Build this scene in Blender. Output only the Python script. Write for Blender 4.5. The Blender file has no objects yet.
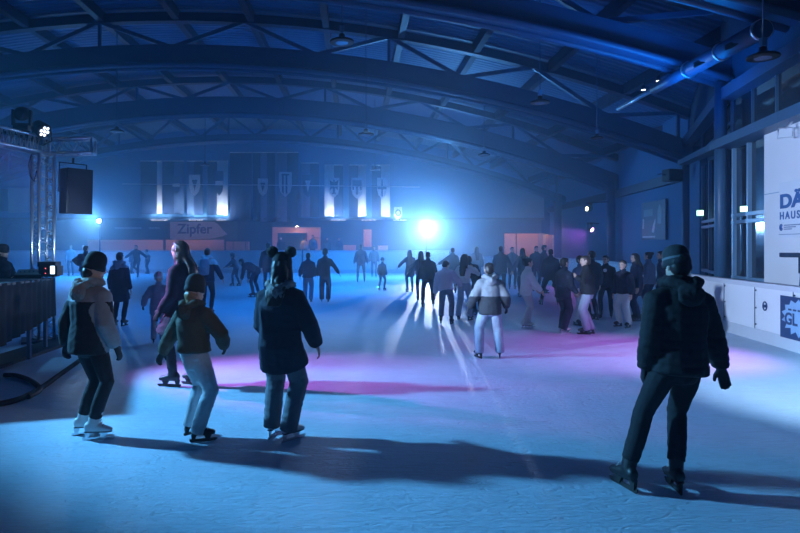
import bpy, bmesh, math, random
from math import sin, cos, pi, radians, sqrt
from mathutils import Vector as V, Matrix, noise
random.seed(7)
SC = bpy.context.scene
COL = SC.collection
F, CX, CY, EYE = 600.0, 355.0, 245.0, 1.75          # focal length in pixels, vanishing point, eye height

def at(px, py, Y):
    return V(((px - CX) * Y / F, Y, EYE + (CY - py) * Y / F))

def ground(px, py):
    Y = EYE * F / (py - CY)
    return V(((px - CX) * Y / F, Y, 0.0))

# ------------------------------------------------------------------ materials
MATS = {}
def mat(name, col, rough=0.6, metal=0.0, var=0.12, scale=14.0, bump=0.0, emit=None, estr=0.0, spec=0.5, alpha=1.0, trans=0.0):
    if name in MATS: return MATS[name]
    m = bpy.data.materials.new(name); m.use_nodes = True
    nt = m.node_tree; b = nt.nodes['Principled BSDF']
    b.inputs['Roughness'].default_value = rough
    b.inputs['Metallic'].default_value = metal
    b.inputs['Specular IOR Level'].default_value = spec
    if trans: b.inputs['Transmission Weight'].default_value = trans
    tc = nt.nodes.new('ShaderNodeTexCoord')
    nz = nt.nodes.new('ShaderNodeTexNoise'); nz.inputs['Scale'].default_value = scale; nz.inputs['Detail'].default_value = 4
    nt.links.new(tc.outputs['Object'], nz.inputs['Vector'])
    mx = nt.nodes.new('ShaderNodeMix'); mx.data_type = 'RGBA'
    mx.inputs['A'].default_value = (*[c * (1 - var) for c in col], 1)
    mx.inputs['B'].default_value = (*[min(1, c * (1 + var)) for c in col], 1)
    nt.links.new(nz.outputs['Fac'], mx.inputs['Factor'])
    nt.links.new(mx.outputs['Result'], b.inputs['Base Color'])
    if bump:
        bp = nt.nodes.new('ShaderNodeBump'); bp.inputs['Strength'].default_value = bump; bp.inputs['Distance'].default_value = 0.02
        nt.links.new(nz.outputs['Fac'], bp.inputs['Height']); nt.links.new(bp.outputs['Normal'], b.inputs['Normal'])
    if emit:
        b.inputs['Emission Color'].default_value = (*emit, 1); b.inputs['Emission Strength'].default_value = estr
    MATS[name] = m
    return m

def ice_material():
    m = bpy.data.materials.new('ice'); m.use_nodes = True
    nt = m.node_tree; N = nt.nodes; L = nt.links; b = N['Principled BSDF']
    tc = N.new('ShaderNodeTexCoord')
    # frost patches
    n1 = N.new('ShaderNodeTexNoise'); n1.inputs['Scale'].default_value = 1.3; n1.inputs['Detail'].default_value = 8; n1.inputs['Roughness'].default_value = 0.65
    L.new(tc.outputs['Object'], n1.inputs['Vector'])
    # skate scratches: thin edges of distorted, stretched cells in two directions
    lines = []
    for ang, sc, st in ((0.5, 1.5, 11.0), (-0.7, 1.2, 9.0), (1.25, 1.0, 13.0)):
        mp = N.new('ShaderNodeMapping'); mp.inputs['Rotation'].default_value = (0, 0, ang); mp.inputs['Scale'].default_value = (sc, sc * st, 1)
        L.new(tc.outputs['Object'], mp.inputs['Vector'])
        nd = N.new('ShaderNodeTexNoise'); nd.inputs['Scale'].default_value = 0.7; nd.inputs['Detail'].default_value = 1
        L.new(mp.outputs['Vector'], nd.inputs['Vector'])
        ad = N.new('ShaderNodeMixRGB'); ad.blend_type = 'ADD'; ad.inputs['Fac'].default_value = 1.0
        L.new(mp.outputs['Vector'], ad.inputs['Color1']); L.new(nd.outputs['Color'], ad.inputs['Color2'])
        vo = N.new('ShaderNodeTexVoronoi'); vo.feature = 'DISTANCE_TO_EDGE'; vo.inputs['Scale'].default_value = 1.6
        L.new(ad.outputs['Color'], vo.inputs['Vector'])
        mr = N.new('ShaderNodeMapRange'); mr.inputs['From Max'].default_value = 0.045; mr.inputs['To Min'].default_value = 1; mr.inputs['To Max'].default_value = 0
        L.new(vo.outputs['Distance'], mr.inputs['Value']); lines.append(mr)
    m1 = N.new('ShaderNodeMath'); m1.operation = 'MAXIMUM'; m2 = N.new('ShaderNodeMath'); m2.operation = 'MAXIMUM'
    L.new(lines[0].outputs[0], m1.inputs[0]); L.new(lines[1].outputs[0], m1.inputs[1])
    L.new(m1.outputs[0], m2.inputs[0]); L.new(lines[2].outputs[0], m2.inputs[1])
    nf = N.new('ShaderNodeTexNoise'); nf.inputs['Scale'].default_value = 22; nf.inputs['Detail'].default_value = 6
    L.new(tc.outputs['Object'], nf.inputs['Vector'])
    mx = N.new('ShaderNodeMix'); mx.data_type = 'RGBA'
    mx.inputs['A'].default_value = (0.46, 0.60, 0.72, 1); mx.inputs['B'].default_value = (0.66, 0.80, 0.92, 1)
    L.new(n1.outputs['Fac'], mx.inputs['Factor'])
    mx2 = N.new('ShaderNodeMix'); mx2.data_type = 'RGBA'; mx2.inputs['B'].default_value = (0.42, 0.47, 0.52, 1)
    sc_ = N.new('ShaderNodeMath'); sc_.operation = 'MULTIPLY'; sc_.inputs[1].default_value = 0.4
    L.new(m2.outputs[0], sc_.inputs[0]); L.new(sc_.outputs[0], mx2.inputs['Factor']); L.new(mx.outputs['Result'], mx2.inputs['A'])
    L.new(mx2.outputs['Result'], b.inputs['Base Color'])
    hb = N.new('ShaderNodeMath'); hb.operation = 'MULTIPLY_ADD'; hb.inputs[1].default_value = -0.5
    L.new(m2.outputs[0], hb.inputs[0]); L.new(nf.outputs['Fac'], hb.inputs[2])
    bp = N.new('ShaderNodeBump'); bp.inputs['Strength'].default_value = 0.42; bp.inputs['Distance'].default_value = 0.02
    L.new(hb.outputs[0], bp.inputs['Height']); L.new(bp.outputs['Normal'], b.inputs['Normal'])
    rr = N.new('ShaderNodeMapRange'); rr.inputs['To Min'].default_value = 0.36; rr.inputs['To Max'].default_value = 0.6
    L.new(n1.outputs['Fac'], rr.inputs['Value']); L.new(rr.outputs[0], b.inputs['Roughness'])
    return m

def deck_material():
    m = bpy.data.materials.new('corrugated_roof_sheet'); m.use_nodes = True
    nt = m.node_tree; N = nt.nodes; L = nt.links; b = N['Principled BSDF']
    tc = N.new('ShaderNodeTexCoord'); w = N.new('ShaderNodeTexWave'); w.bands_direction = 'Y'; w.inputs['Scale'].default_value = 1.2; w.wave_profile = 'SIN'
    L.new(tc.outputs['Object'], w.inputs['Vector'])
    bp = N.new('ShaderNodeBump'); bp.inputs['Strength'].default_value = 0.7; bp.inputs['Distance'].default_value = 0.05
    L.new(w.outputs['Fac'], bp.inputs['Height']); L.new(bp.outputs['Normal'], b.inputs['Normal'])
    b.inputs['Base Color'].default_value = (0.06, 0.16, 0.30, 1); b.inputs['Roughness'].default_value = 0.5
    return m

# ------------------------------------------------------------------ mesh helpers
class MB:
    """collects shapes with material indices; build() links them as ONE mesh object"""
    def __init__(s): s.v = []; s.f = []; s.m = []; s.mi = 0; s.smooth = set()
    def add(s, vs, fs, sm=False):
        o = len(s.v); s.v += [tuple(v) for v in vs]
        for f in fs:
            if sm: s.smooth.add(len(s.f))
            s.f.append(tuple(i + o for i in f)); s.m.append(s.mi)
        return s
    def box(s, c, d, rz=0.0, M=None):
        x, y, z = d[0] / 2, d[1] / 2, d[2] / 2
        vs = [V((a * x, b * y, e * z)) for a in (-1, 1) for b in (-1, 1) for e in (-1, 1)]
        R = M if M else Matrix.Rotation(rz, 3, 'Z')
        vs = [R @ v + V(c) for v in vs]
        return s.add(vs, [(0, 1, 3, 2), (4, 6, 7, 5), (0, 4, 5, 1), (2, 3, 7, 6), (0, 2, 6, 4), (1, 5, 7, 3)])
    def bar(s, a, b, w, h=None, up=(0, 0, 1)):
        """rectangular bar from a to b, w sideways and h along up"""
        a = V(a); b = V(b); h = h or w; t = (b - a).normalized(); u = V(up)
        sd = t.cross(u)
        if sd.length < 1e-4: sd = t.cross(V((1, 0, 0)))
        sd.normalize(); u = sd.cross(t).normalized()
        vs = [p + sd * (i * w / 2) + u * (j * h / 2) for p in (a, b) for i, j in ((-1, -1), (1, -1), (1, 1), (-1, 1))]
        return s.add(vs, [(3, 2, 1, 0), (4, 5, 6, 7), (0, 1, 5, 4), (1, 2, 6, 5), (2, 3, 7, 6), (3, 0, 4, 7)])
    def tube(s, pts, r, n=8, closed=False):
        pts = [V(p) for p in pts]; vs = []; fs = []; k = len(pts); ref = None
        for i, p in enumerate(pts):
            t = (pts[min(i + 1, k - 1)] - pts[max(i - 1, 0)]).normalized()
            if ref is None:
                ref = t.cross(V((0, 0, 1)))
                if ref.length < 0.05: ref = t.cross(V((1, 0, 0)))
            ref = (ref - t * ref.dot(t)).normalized(); u = t.cross(ref)
            rr = r[i] if isinstance(r, (list, tuple)) else r
            vs += [p + (ref * cos(2 * pi * j / n) + u * sin(2 * pi * j / n)) * rr for j in range(n)]
        for i in range(k - 1):
            fs += [(i * n + j, i * n + (j + 1) % n, (i + 1) * n + (j + 1) % n, (i + 1) * n + j) for j in range(n)]
        s.add(vs, fs, True)
        o = len(s.v) - len(vs)
        for f in (tuple(range(n - 1, -1, -1)), tuple(range((k - 1) * n, k * n))):
            s.f.append(tuple(i + o for i in f)); s.m.append(s.mi)
        return s
    def lathe(s, prof, c=(0, 0, 0), n=20, M=None):
        vs = []; fs = []; k = len(prof); M = M or Matrix.Identity(3)
        for r, z in prof:
            vs += [M @ V((r * cos(2 * pi * j / n), r * sin(2 * pi * j / n), z)) + V(c) for j in range(n)]
        for i in range(k - 1):
            fs += [(i * n + j, i * n + (j + 1) % n, (i + 1) * n + (j + 1) % n, (i + 1) * n + j) for j in range(n)]
        s.add(vs, fs, True); o = len(s.v) - len(vs)
        for f in (tuple(range(n - 1, -1, -1)), tuple(range((k - 1) * n, k * n))):
            s.f.append(tuple(i + o for i in f)); s.m.append(s.mi)
        return s
    def prism(s, poly, origin, ex, ey, depth):
        """polygon (2D) in the plane (ex, ey) at origin, extruded by depth along the vector depth"""
        o = V(origin); ex = V(ex); ey = V(ey); d = V(depth); n = len(poly)
        a = [o + ex * x + ey * y for x, y in poly]; b = [p + d for p in a]
        return s.add(a + b, [tuple(range(n)), tuple(range(2 * n - 1, n - 1, -1))] + [(i, i + n, (i + 1) % n + n, (i + 1) % n) for i in range(n)])
    def build(s, name, mats, parent=None, bevel=0.0):
        me = bpy.data.meshes.new(name); me.from_pydata(s.v, [], s.f)
        for m in (mats if isinstance(mats, (list, tuple)) else [mats]): me.materials.append(m)
        for i, p in enumerate(me.polygons):
            p.material_index = s.m[i]; p.use_smooth = i in s.smooth
        bm = bmesh.new(); bm.from_mesh(me); bmesh.ops.recalc_face_normals(bm, faces=bm.faces); bm.to_mesh(me); bm.free()
        o = bpy.data.objects.new(name, me); COL.objects.link(o)
        if parent: o.parent = parent
        if bevel:
            md = o.modifiers.new('Bevel', 'BEVEL'); md.width = bevel; md.segments = 2; md.limit_method = 'ANGLE'
        return o

def tag(o, label=None, cat=None, group=None, kind=None):
    if label: o['label'] = label
    if cat: o['category'] = cat
    if group: o['group'] = group
    if kind: o['kind'] = kind
    return o
def empty(name, loc, rz=0.0, label=None, cat=None, group=None, kind=None):
    o = bpy.data.objects.new(name, None); COL.objects.link(o); o.location = loc; o.rotation_euler = (0, 0, rz); o.empty_display_size = 0.2
    return tag(o, label, cat, group, kind)
def text_mesh(name, body, size, m, parent, M, depth=0.008, bold=0.0, sx=1.0, align='LEFT', space=1.0):
    c = bpy.data.curves.new(name, 'FONT'); c.body = body; c.size = size; c.extrude = depth; c.offset = bold; c.align_x = align; c.space_character = space
    t = bpy.data.objects.new('tmp_text', c); COL.objects.link(t)
    dg = bpy.context.evaluated_depsgraph_get(); me = bpy.data.meshes.new_from_object(t.evaluated_get(dg))
    bpy.data.objects.remove(t); bpy.data.curves.remove(c)
    me.materials.clear(); me.materials.append(m)
    o = bpy.data.objects.new(name, me); COL.objects.link(o); o.parent = parent
    o.matrix_local = M @ Matrix.Diagonal((sx, 1, 1, 1))
    return o
def frame(origin, ex, ez):
    """4x4 matrix: text x axis along ex, text y axis along ez"""
    ex = V(ex).normalized(); ez = V(ez).normalized(); n = ex.cross(ez)
    M = Matrix.Identity(4)
    for i in range(3): M[i][0], M[i][1], M[i][2], M[i][3] = ex[i], ez[i], n[i], V(origin)[i]
    return M

# ------------------------------------------------------------------ palette
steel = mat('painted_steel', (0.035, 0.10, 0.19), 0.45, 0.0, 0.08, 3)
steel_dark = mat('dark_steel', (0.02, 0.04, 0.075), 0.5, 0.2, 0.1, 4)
alu = mat('aluminium', (0.75, 0.77, 0.8), 0.28, 0.9, 0.05, 8)
black = mat('black_plastic', (0.012, 0.013, 0.015), 0.5, 0.0, 0.2, 20)
blackcloth = mat('black_drape', (0.012, 0.012, 0.015), 0.9, 0.0, 0.2, 9)
rubber = mat('black_rubber', (0.01, 0.01, 0.011), 0.7)
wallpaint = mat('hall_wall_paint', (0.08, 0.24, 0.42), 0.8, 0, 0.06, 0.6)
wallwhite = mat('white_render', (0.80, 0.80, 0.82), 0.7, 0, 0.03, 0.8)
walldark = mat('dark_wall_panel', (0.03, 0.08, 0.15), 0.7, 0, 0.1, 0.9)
salmon = mat('salmon_panel', (0.70, 0.44, 0.36), 0.7, 0, 0.08, 1.2)
cream = mat('cream_panel', (0.85, 0.72, 0.58), 0.7, 0, 0.05, 1.2)
board_white = mat('rink_board_white', (0.78, 0.79, 0.81), 0.35, 0, 0.04, 1.0)
board_rail = mat('rink_rail_grey', (0.6, 0.62, 0.66), 0.4, 0, 0.04, 3)
board_kick = mat('rink_kickplate', (0.55, 0.58, 0.62), 0.4, 0, 0.08, 3)
glassdark = mat('dark_window_glass', (0.02, 0.03, 0.04), 0.08, 0, 0.1, 0.5, spec=0.8)
framegrey = mat('grey_window_frame', (0.15, 0.28, 0.42), 0.4, 0.1, 0.05, 4)
navy = mat('navy_print', (0.015, 0.04, 0.12), 0.6)
signwhite = mat('sign_white', (0.72, 0.74, 0.78), 0.5, 0, 0.03, 2)
wood = mat('dark_wood', (0.10, 0.06, 0.035), 0.6)
def lamp_mat(name, col, st): return mat(name, (0.8, 0.8, 0.8), 0.3, emit=col, estr=st)
#SECTIONS
# ------------------------------------------------------------------ the hall
RX, RZ, RK, DECK = -6.3, 7.93, 0.0105, 2.0
def arc(x): return RZ - RK * (x - RX) ** 2
WL = [(7.45, 7.6), (8.1, 10.94), (8.8, 14.2), (11.6, 20.9), (12.6, 28.8), (13.5, 41.6)]   # the right wall's plan
def wall_x(Y):
    for (a, b), (c, d) in zip(WL, WL[1:]):
        if b <= Y <= d: return a + (c - a) * (Y - b) / (d - b)
    return WL[0][0] if Y < WL[0][1] else WL[-1][0]
BACK = 41.2
def struct(mb, name, m, parent=None, bevel=0): return tag(mb.build(name, m, parent, bevel), kind='structure')

struct(MB().box((-7, 20.5, -0.1), (46, 47, 0.2)), 'floor', ice_material())
# roof deck: one curved corrugated sheet
mb = MB(); xs = [-29 + i * 1.0 for i in range(45)]
vs = []; fs = []
for x in xs:
    z = arc(x) + DECK
    vs += [(x, 4, z), (x, 43, z), (x, 43, z + 0.12), (x, 4, z + 0.12)]
for i in range(len(xs) - 1):
    a = i * 4; b = a + 4
    fs += [(a, a + 1, b + 1, b), (a + 3, b + 3, b + 2, a + 2), (a, b, b + 3, a + 3), (a + 1, a + 2, b + 2, b + 1)]
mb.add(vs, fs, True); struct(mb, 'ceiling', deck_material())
for i in range(16):                                   # purlins along the hall under the deck
    x = -27.0 + i * 2.6
    if x > 12.2: break
    y1 = 42
    y0 = 5
    z = arc(x) + DECK - 0.2
    struct(MB().bar((x, y0, z), (x, y1, z), 0.22, 0.36), 'roof_purlin', steel_dark)
# arched trusses across the hall
def truss(Y, ch, x1, ntri, light=False, webs=True):
    root = empty('roof_truss', (RX, Y, 0), kind='structure')
    def loft(name, m, zo, h, d, yo, x0=-27.0, x1=x1):
        n = 40; vs = []; fs = []
        for i in range(n + 1):
            x = x0 + (x1 - x0) * i / n; z = arc(x) + zo
            vs += [(x - RX, yo - d / 2, z), (x - RX, yo + d / 2, z), (x - RX, yo + d / 2, z + h), (x - RX, yo - d / 2, z + h)]
        for i in range(n):
            a = i * 4; b = a + 4
            fs += [(a + j, a + (j + 1) % 4, b + (j + 1) % 4, b + j) for j in range(4)]
        fs += [(3, 2, 1, 0), (n * 4, n * 4 + 1, n * 4 + 2, n * 4 + 3)]
        return MB().add(vs, fs).build(name, m, root)
    loft('lower_chord', steel, 0.06, ch, 0.34, 0)
    loft('upper_chord', steel_dark, DECK - 0.42, 0.3, 0.3, 0)
    for yo in (-0.25, 0.25):
        pts = [(-27 + (x1 + 27) * i / 40 - RX, yo, arc(-27 + (x1 + 27) * i / 40) + 0.06) for i in range(41)]
        MB().tube(pts, 0.09, 8).build('flange_tube', steel, root)
    if webs:
        n = ntri; xs = [-24 + (x1 + 23.5) * i / n for i in range(n + 1)]
        for i in range(n):
            a, b = xs[i], xs[i + 1]
            za, zb = (arc(a) + ch, arc(b) + DECK - 0.35) if i % 2 else (arc(a) + DECK - 0.35, arc(b) + ch)
            MB().bar((a - RX, 0, za), (b - RX, 0, zb), 0.11, 0.13).build('strut', steel, root)
            if i % 4 == 1:
                MB().bar((b - RX, 0, arc(b) + ch), (b - RX, 0, arc(b) + DECK - 0.3), 0.09, 0.1).build('post', steel, root)
    # knee braces from the chord to the neighbouring purlins
    return root
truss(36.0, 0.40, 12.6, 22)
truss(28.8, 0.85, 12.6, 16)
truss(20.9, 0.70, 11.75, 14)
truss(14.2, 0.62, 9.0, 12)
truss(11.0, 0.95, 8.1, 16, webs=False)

# back wall: upper facade, recessed dark lower zone
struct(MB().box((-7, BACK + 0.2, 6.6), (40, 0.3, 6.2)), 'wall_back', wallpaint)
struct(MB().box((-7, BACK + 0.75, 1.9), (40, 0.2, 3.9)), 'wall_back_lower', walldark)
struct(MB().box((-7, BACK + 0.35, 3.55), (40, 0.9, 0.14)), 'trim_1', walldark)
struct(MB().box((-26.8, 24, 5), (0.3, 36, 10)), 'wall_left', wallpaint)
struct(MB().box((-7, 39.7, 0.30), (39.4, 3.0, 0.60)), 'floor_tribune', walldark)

# right wall, segment by segment
def wseg(i): return V((*WL[i], 0)), V((*WL[i + 1], 0))
def seg_box(a, b, z0, z1, th, off=0.0):
    a = V(a); b = V(b); t = (b - a).normalized(); n = V((t.y, -t.x, 0))          # n points outward (to the right)
    return dict(c=(a + b) / 2 + n * (off + th / 2) + V((0, 0, (z0 + z1) / 2)), d=((b - a).length, th, z1 - z0), rz=math.atan2(t.y, t.x))
def lerp2(i, f):
    a, b = wseg(i); return a + (b - a) * f
top = lambda p: arc(p.x) + DECK
# far stretches, plain paint
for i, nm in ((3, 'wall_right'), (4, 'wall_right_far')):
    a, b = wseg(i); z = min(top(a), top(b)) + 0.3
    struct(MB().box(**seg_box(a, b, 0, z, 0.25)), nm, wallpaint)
    struct(MB().box(**seg_box(a, b, 4.0, 4.35, 0.3, -0.22)), 'trim_2', steel_dark)
# near stretches: white wall up to the ledge, ledge, dark clerestory, eave
aw = lerp2(1, (12.31 - 10.94) / (14.2 - 10.94))
a0 = V((*WL[0], 0))
struct(MB().box(**seg_box(a0, V((*WL[1], 0)), 0, 4.0, 0.25)), 'wall_right_white', wallwhite)
struct(MB().box(**seg_box(V((*WL[1], 0)), aw, 0, 4.0, 0.25)), 'wall_right_white_end', wallwhite)
led = MB()
led.box(**seg_box(a0, V((*WL[1], 0)), 4.0, 4.2, 0.9, -0.35)); led.box(**seg_box(V((*WL[1], 0)), V((*WL[2], 0)), 4.0, 4.2, 0.9, -0.35))
struct(led, 'trim_3', steel)
a, b = wseg(2); t = (b - a).normalized(); n = V((t.y, -t.x, 0))
mbl = MB(); mbl.bar(a + V((0, 0, 4.1)) - n * .15, b + V((0, 0, 4.62)) - n * .15, 0.35, 0.16); struct(mbl, 'trim_4', steel)

def glazing(name, a, b, z0, z1, xs, zs, mw=0.07, depth=0.12, slope=0.0, fm=None):
    """a window: one pane, a frame of mullions at fractions xs and transoms at heights zs"""
    a = V(a); b = V(b); t = (b - a).normalized(); L = (b - a).length; n = V((t.y, -t.x, 0))
    w = empty(name, a, math.atan2(t.y, t.x), kind='structure')
    MB().prism([(0, z0), (L, z0), (L, z1 + slope), (0, z1)], (0, -0.16, 0), (1, 0, 0), (0, 0, 1), (0, 0.03, 0)).build('window_glass', glassdark, w)
    fr = MB()
    for x in xs:
        fr.box((x * L, -0.11, (z0 + z1 + slope * x) / 2), (mw, depth, z1 + slope * x - z0))
    for z in zs: fr.box((L / 2, -0.11, z), (L, depth * 1.05, mw * 1.1))
    fr.build('window_frame', fm or framegrey, w)
    return w
P1_, P2_, P3_ = [V((*p, 0)) for p in WL[1:4]]
# clerestory strips
glazing('window_1', a0, P1_, 4.2, 5.15, (0, .33, .66, 1), (4.25, 5.12), .035, .06, fm=steel)
glazing('window_2', P1_, P2_, 4.2, 5.2, (0, .33, .66, 1), (4.25, 5.17), .035, .06, fm=steel)
glazing('window_3', P2_, P3_, 4.62, 5.25, (0, .33, .66, 1), (4.65,), .035, .06, slope=-0.1, fm=steel)
for A, B in ((a0, P1_), (P1_, P2_), (P2_, P3_)):
    z = max(top(A), top(B)) + 0.2
    struct(MB().box(**seg_box(A, B, 5.15, 5.42, 0.3, -0.2)), 'trim_5', steel)
    struct(MB().box(**seg_box(A, B, 5.4, z, 0.2, 0.05)), 'wall_right_eave', walldark)
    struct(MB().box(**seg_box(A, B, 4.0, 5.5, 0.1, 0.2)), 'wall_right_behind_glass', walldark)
# glazed doors beside the column
glazing('door_1', aw, P2_ - (P2_ - aw).normalized() * .12, 0.0, 4.0, (0.03, .52, .97), (0.06, 1.0, 2.28, 2.44))
glazing('door_2', P2_ + (P3_ - P2_).normalized() * .3, P2_ + (P3_ - P2_) * .62, 0.0, 4.15, (0.02, .34, .67, .98), (0.06, 1.0, 2.28, 2.44))
struct(MB().box(**seg_box(P2_ + (P3_ - P2_) * .62, P3_, 0, 4.5, 0.2)), 'wall_right_pier', wallpaint)
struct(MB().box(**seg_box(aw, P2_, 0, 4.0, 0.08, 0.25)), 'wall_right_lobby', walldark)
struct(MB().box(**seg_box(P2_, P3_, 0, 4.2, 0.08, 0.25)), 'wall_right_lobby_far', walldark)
# steel columns under the truss ends
for (x, y, r, z) in ((8.62, 14.15, 0.13, 5.6), (11.45, 20.7, 0.15, 4.7), (12.2, 28.6, 0.2, 4.8), (12.1, 35.8, 0.22, 4.8)):
    struct(MB().lathe([(r, 0), (r, z)], (x, y, 0), 20), 'column_1', steel)

# pale roof strips beside the duct
for (x0, y0, Y0, x1, y1, Y1, w_) in ((700, 68.5, 14.0, 757, 38.5, 12.0, .16), (730, 82, 14.0, 800, 57, 11.6, .08)):
    struct(MB().bar(at(x0, y0, Y0), at(x1, y1, Y1), w_, 0.05), 'trim_7', framegrey)

# rink boards -------------------------------------------------------------
def boards(pts, h, label, kick=0.22, gaps=()):
    root = empty('rink_boards', (pts[0][0], pts[0][1], 0), label=label, cat='barrier')
    o = V((pts[0][0], pts[0][1], 0))
    def strip(name, m, z0, z1, th, off):
        mb = MB(); k = len(pts); L = []
        for i, p in enumerate(pts):
            a = V(pts[max(i - 1, 0)]); b = V(pts[min(i + 1, k - 1)]); t = (b - a).normalized(); L.append(V((t.y, -t.x)))
        vs = []
        for p, n in zip(pts, L):
            for d, z in ((off, z0), (off, z1), (off + th, z1), (off + th, z0)):
                vs.append(V((p[0], p[1], z)) + V((n.x, n.y, 0)) * d - o)
        fs = []
        for i in range(k - 1): fs += [(i * 4 + j, i * 4 + (j + 1) % 4, i * 4 + 4 + (j + 1) % 4, i * 4 + 4 + j) for j in range(4)]
        fs += [(0, 1, 2, 3), (k * 4 - 1, k * 4 - 2, k * 4 - 3, k * 4 - 4)]
        return mb.add(vs, fs).build(name, m, root)
    strip('panel', board_white, 0.0, h, 0.08, 0.0)
    strip('kickplate', board_kick, 0.0, kick, 0.02, -0.02)
    strip('handrail', board_rail, h - 0.06, h + 0.03, 0.16, -0.05)
    return root
side_pts = [(6.6, 6.2), (7.2, 9.72), (7.5, 12.07), (7.95, 14.5), (8.9, 17.5), (9.9, 21), (10.6, 25), (10.9, 29), (10.7, 32.5), (9.8, 35.4), (8.0, 37.2), (6.0, 37.6)]
sb = boards(side_pts, 1.04, 'white rink side boards curving round below the glazed doors')
end_pts = [(-3.35, 37.6), (-24.5, 37.6)]
eb = boards([(5.9, 37.6), (-3.25, 37.6)], 1.38, 'white end boards in front of the orange kiosk and the bright lamp')
eb2 = boards([(-3.35, 37.6), (-24.5, 37.6)], 1.38, 'white end boards below the sponsor signs, left half of far side')
# bolts and joints on the near boards
def on_seg(p, q, f, z, off=-0.012):
    a = V((*p, 0)); b = V((*q, 0)); t = (b - a).normalized(); n = V((t.y, -t.x, 0))
    return a + (b - a) * f + n * off + V((0, 0, z)), t, n
bo = V((side_pts[0][0], side_pts[0][1], 0))
for s in (1, 2, 3):
    for f in (0.05, 0.55):
        m = MB(); p, t, n = on_seg(side_pts[s], side_pts[s + 1], f, 0.0)
        for z in (0.3, 0.6, 0.92): m.box(p + V((0, 0, z)) - bo, (0.025, 0.02, 0.025), math.atan2(t.y, t.x))
        m.bar(p + V((0, 0, 0.2)) - bo + t * .03, p + V((0, 0, 1.0)) - bo + t * .03, 0.006, 0.01)
        m.build('joint', steel_dark, sb)

# advert panel on the near boards: pale starburst and GL on dark blue
t = (V((7.2, 9.72, 0)) - V((7.5, 12.07, 0))).normalized(); nn = V((-t.y, t.x, 0))     # t points towards the camera, nn out of the rink
ad = empty('advert_panel', (7.257, 10.17, 0.20), label='dark blue advert panel with pale starburst and letters GL on side boards', cat='advert')
org = nn * -0.034
MB().prism([(0, 0), (1.0, 0), (1.0, 0.70), (0, 0.70)], org, t, (0, 0, 1), -nn * 0.012).build('panel', navy, ad)
star = []
for k in range(28):
    a = 2 * pi * k / 28; r = 1.0 if k % 2 else 0.78 + 0.06 * sin(k * 2.7)
    star.append((0.52 + 0.48 * r * cos(a), 0.36 + 0.31 * r * sin(a)))
paleblue = mat('pale_blue_print', (0.25, 0.42, 0.60), 0.6)
MB().prism(star, org - nn * 0.012, t, (0, 0, 1), -nn * 0.004).build('starburst', paleblue, ad)
text_mesh('lettering', 'GL', 0.27, navy, ad, frame(org - nn * 0.017 + t * 0.14 + V((0, 0, 0.24)), t, (0, 0, 1)), 0.003, 0.008, 1.05)
for i in range(4): MB().prism([(0.24 + i * .13, .47), (0.33 + i * .13, .47), (0.33 + i * .13, .50), (0.24 + i * .13, .50)], org - nn * 0.016, t, (0, 0, 1), -nn * 0.003).build('small_print', navy, ad)
ring = MB(); pr, tt, n2 = on_seg(side_pts[1], side_pts[2], 0.42, 0.66)
ring.tube([pr + tt * (0.06 * cos(a)) + V((0, 0, 0.075 * sin(a))) for a in [2 * pi * i / 16 for i in range(17)]], 0.012, 6)
ring.box(pr, (0.04, 0.02, 0.05), math.atan2(tt.y, tt.x))
tag(ring.build('board_sticker', navy), 'small dark ring emblem on white side boards left of the starburst advert', 'emblem')

# sign on the white wall ---------------------------------------------------
tw = (a0 - P1_).normalized()                              # towards the camera along the white wall
tseg = (P1_ - aw).normalized()
nw = V((-tseg.y, tseg.x, 0))
if nw.x > 0: nw = -nw
def wall_pt(px, z):
    """point on the white wall under picture column px"""
    k = (px - CX) / F; d = P1_ - aw
    s = (aw.x - k * aw.y) / (k * d.y - d.x)
    p = aw + d * s
    return V((p.x, p.y, z))
sg0 = wall_pt(781.5, 0); Ysg = sg0.y
zt = EYE + (CY - 183) * Ysg / F; zb = EYE + (CY - 238) * Ysg / F
sgn = empty('sponsor_sign', sg0 + V((0, 0, zb)), label='pale sponsor sign reading HAUS below two big blue letters on white wall', cat='sign')
MB().prism([(0, 0), (1.35, 0), (1.35, zt - zb), (0, zt - zb)], nw * 0.01, tseg, (0, 0, 1), nw * 0.03).build('panel', signwhite, sgn)
blueprint = mat('blue_print', (0.02, 0.10, 0.30), 0.6)
o = nw * 0.045; H_ = zt - zb
text_mesh('big_lettering', 'DÄ', 0.36, blueprint, sgn, frame(o + tseg * 0.03 + V((0, 0, H_ * .54)), tseg, (0, 0, 1)), 0.004, 0.014, 1.75)
text_mesh('lettering', 'HAUS', 0.20, blueprint, sgn, frame(o + tseg * 0.03 + V((0, 0, H_ * .335)), tseg, (0, 0, 1)), 0.004, 0.004, 1.2, space=1.4)
lg = MB(); lg.tube([o + tseg * (0.09 + 0.05 * cos(a)) + V((0, 0, H_ * .19 + 0.055 * sin(a))) for a in [0.6 + 1.7 * pi * i / 14 for i in range(15)]], 0.012, 6)
lg.tube([o + tseg * (0.09 + 0.02 * cos(a)) + V((0, 0, H_ * .19 + 0.03 * sin(a))) for a in [2 * pi * i / 10 for i in range(11)]], 0.008, 6)
lg.build('logo', blueprint, sgn)
for i, w in enumerate((.8, .45, .3)):
    MB().prism([(0.2, 0), (0.2 + w, 0), (0.2 + w, 0.02), (0.2, 0.02)], o + V((0, 0, H_ * (.215 - .035 * i))), tseg, (0, 0, 1), nw * 0.002).build('small_print', mat('grey_print', (0.2, 0.25, 0.38)), sgn)
MB().prism([(0.0, 0), (1.35, 0), (1.35, 0.012), (0.0, 0.012)], o + V((0, 0, .06)), tseg, (0, 0, 1), nw * 0.002).build('rule', mat('grey_print', (0.2, 0.25, 0.38)), sgn)
zz = EYE + (CY - 193.5) * 12 / F
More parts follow.
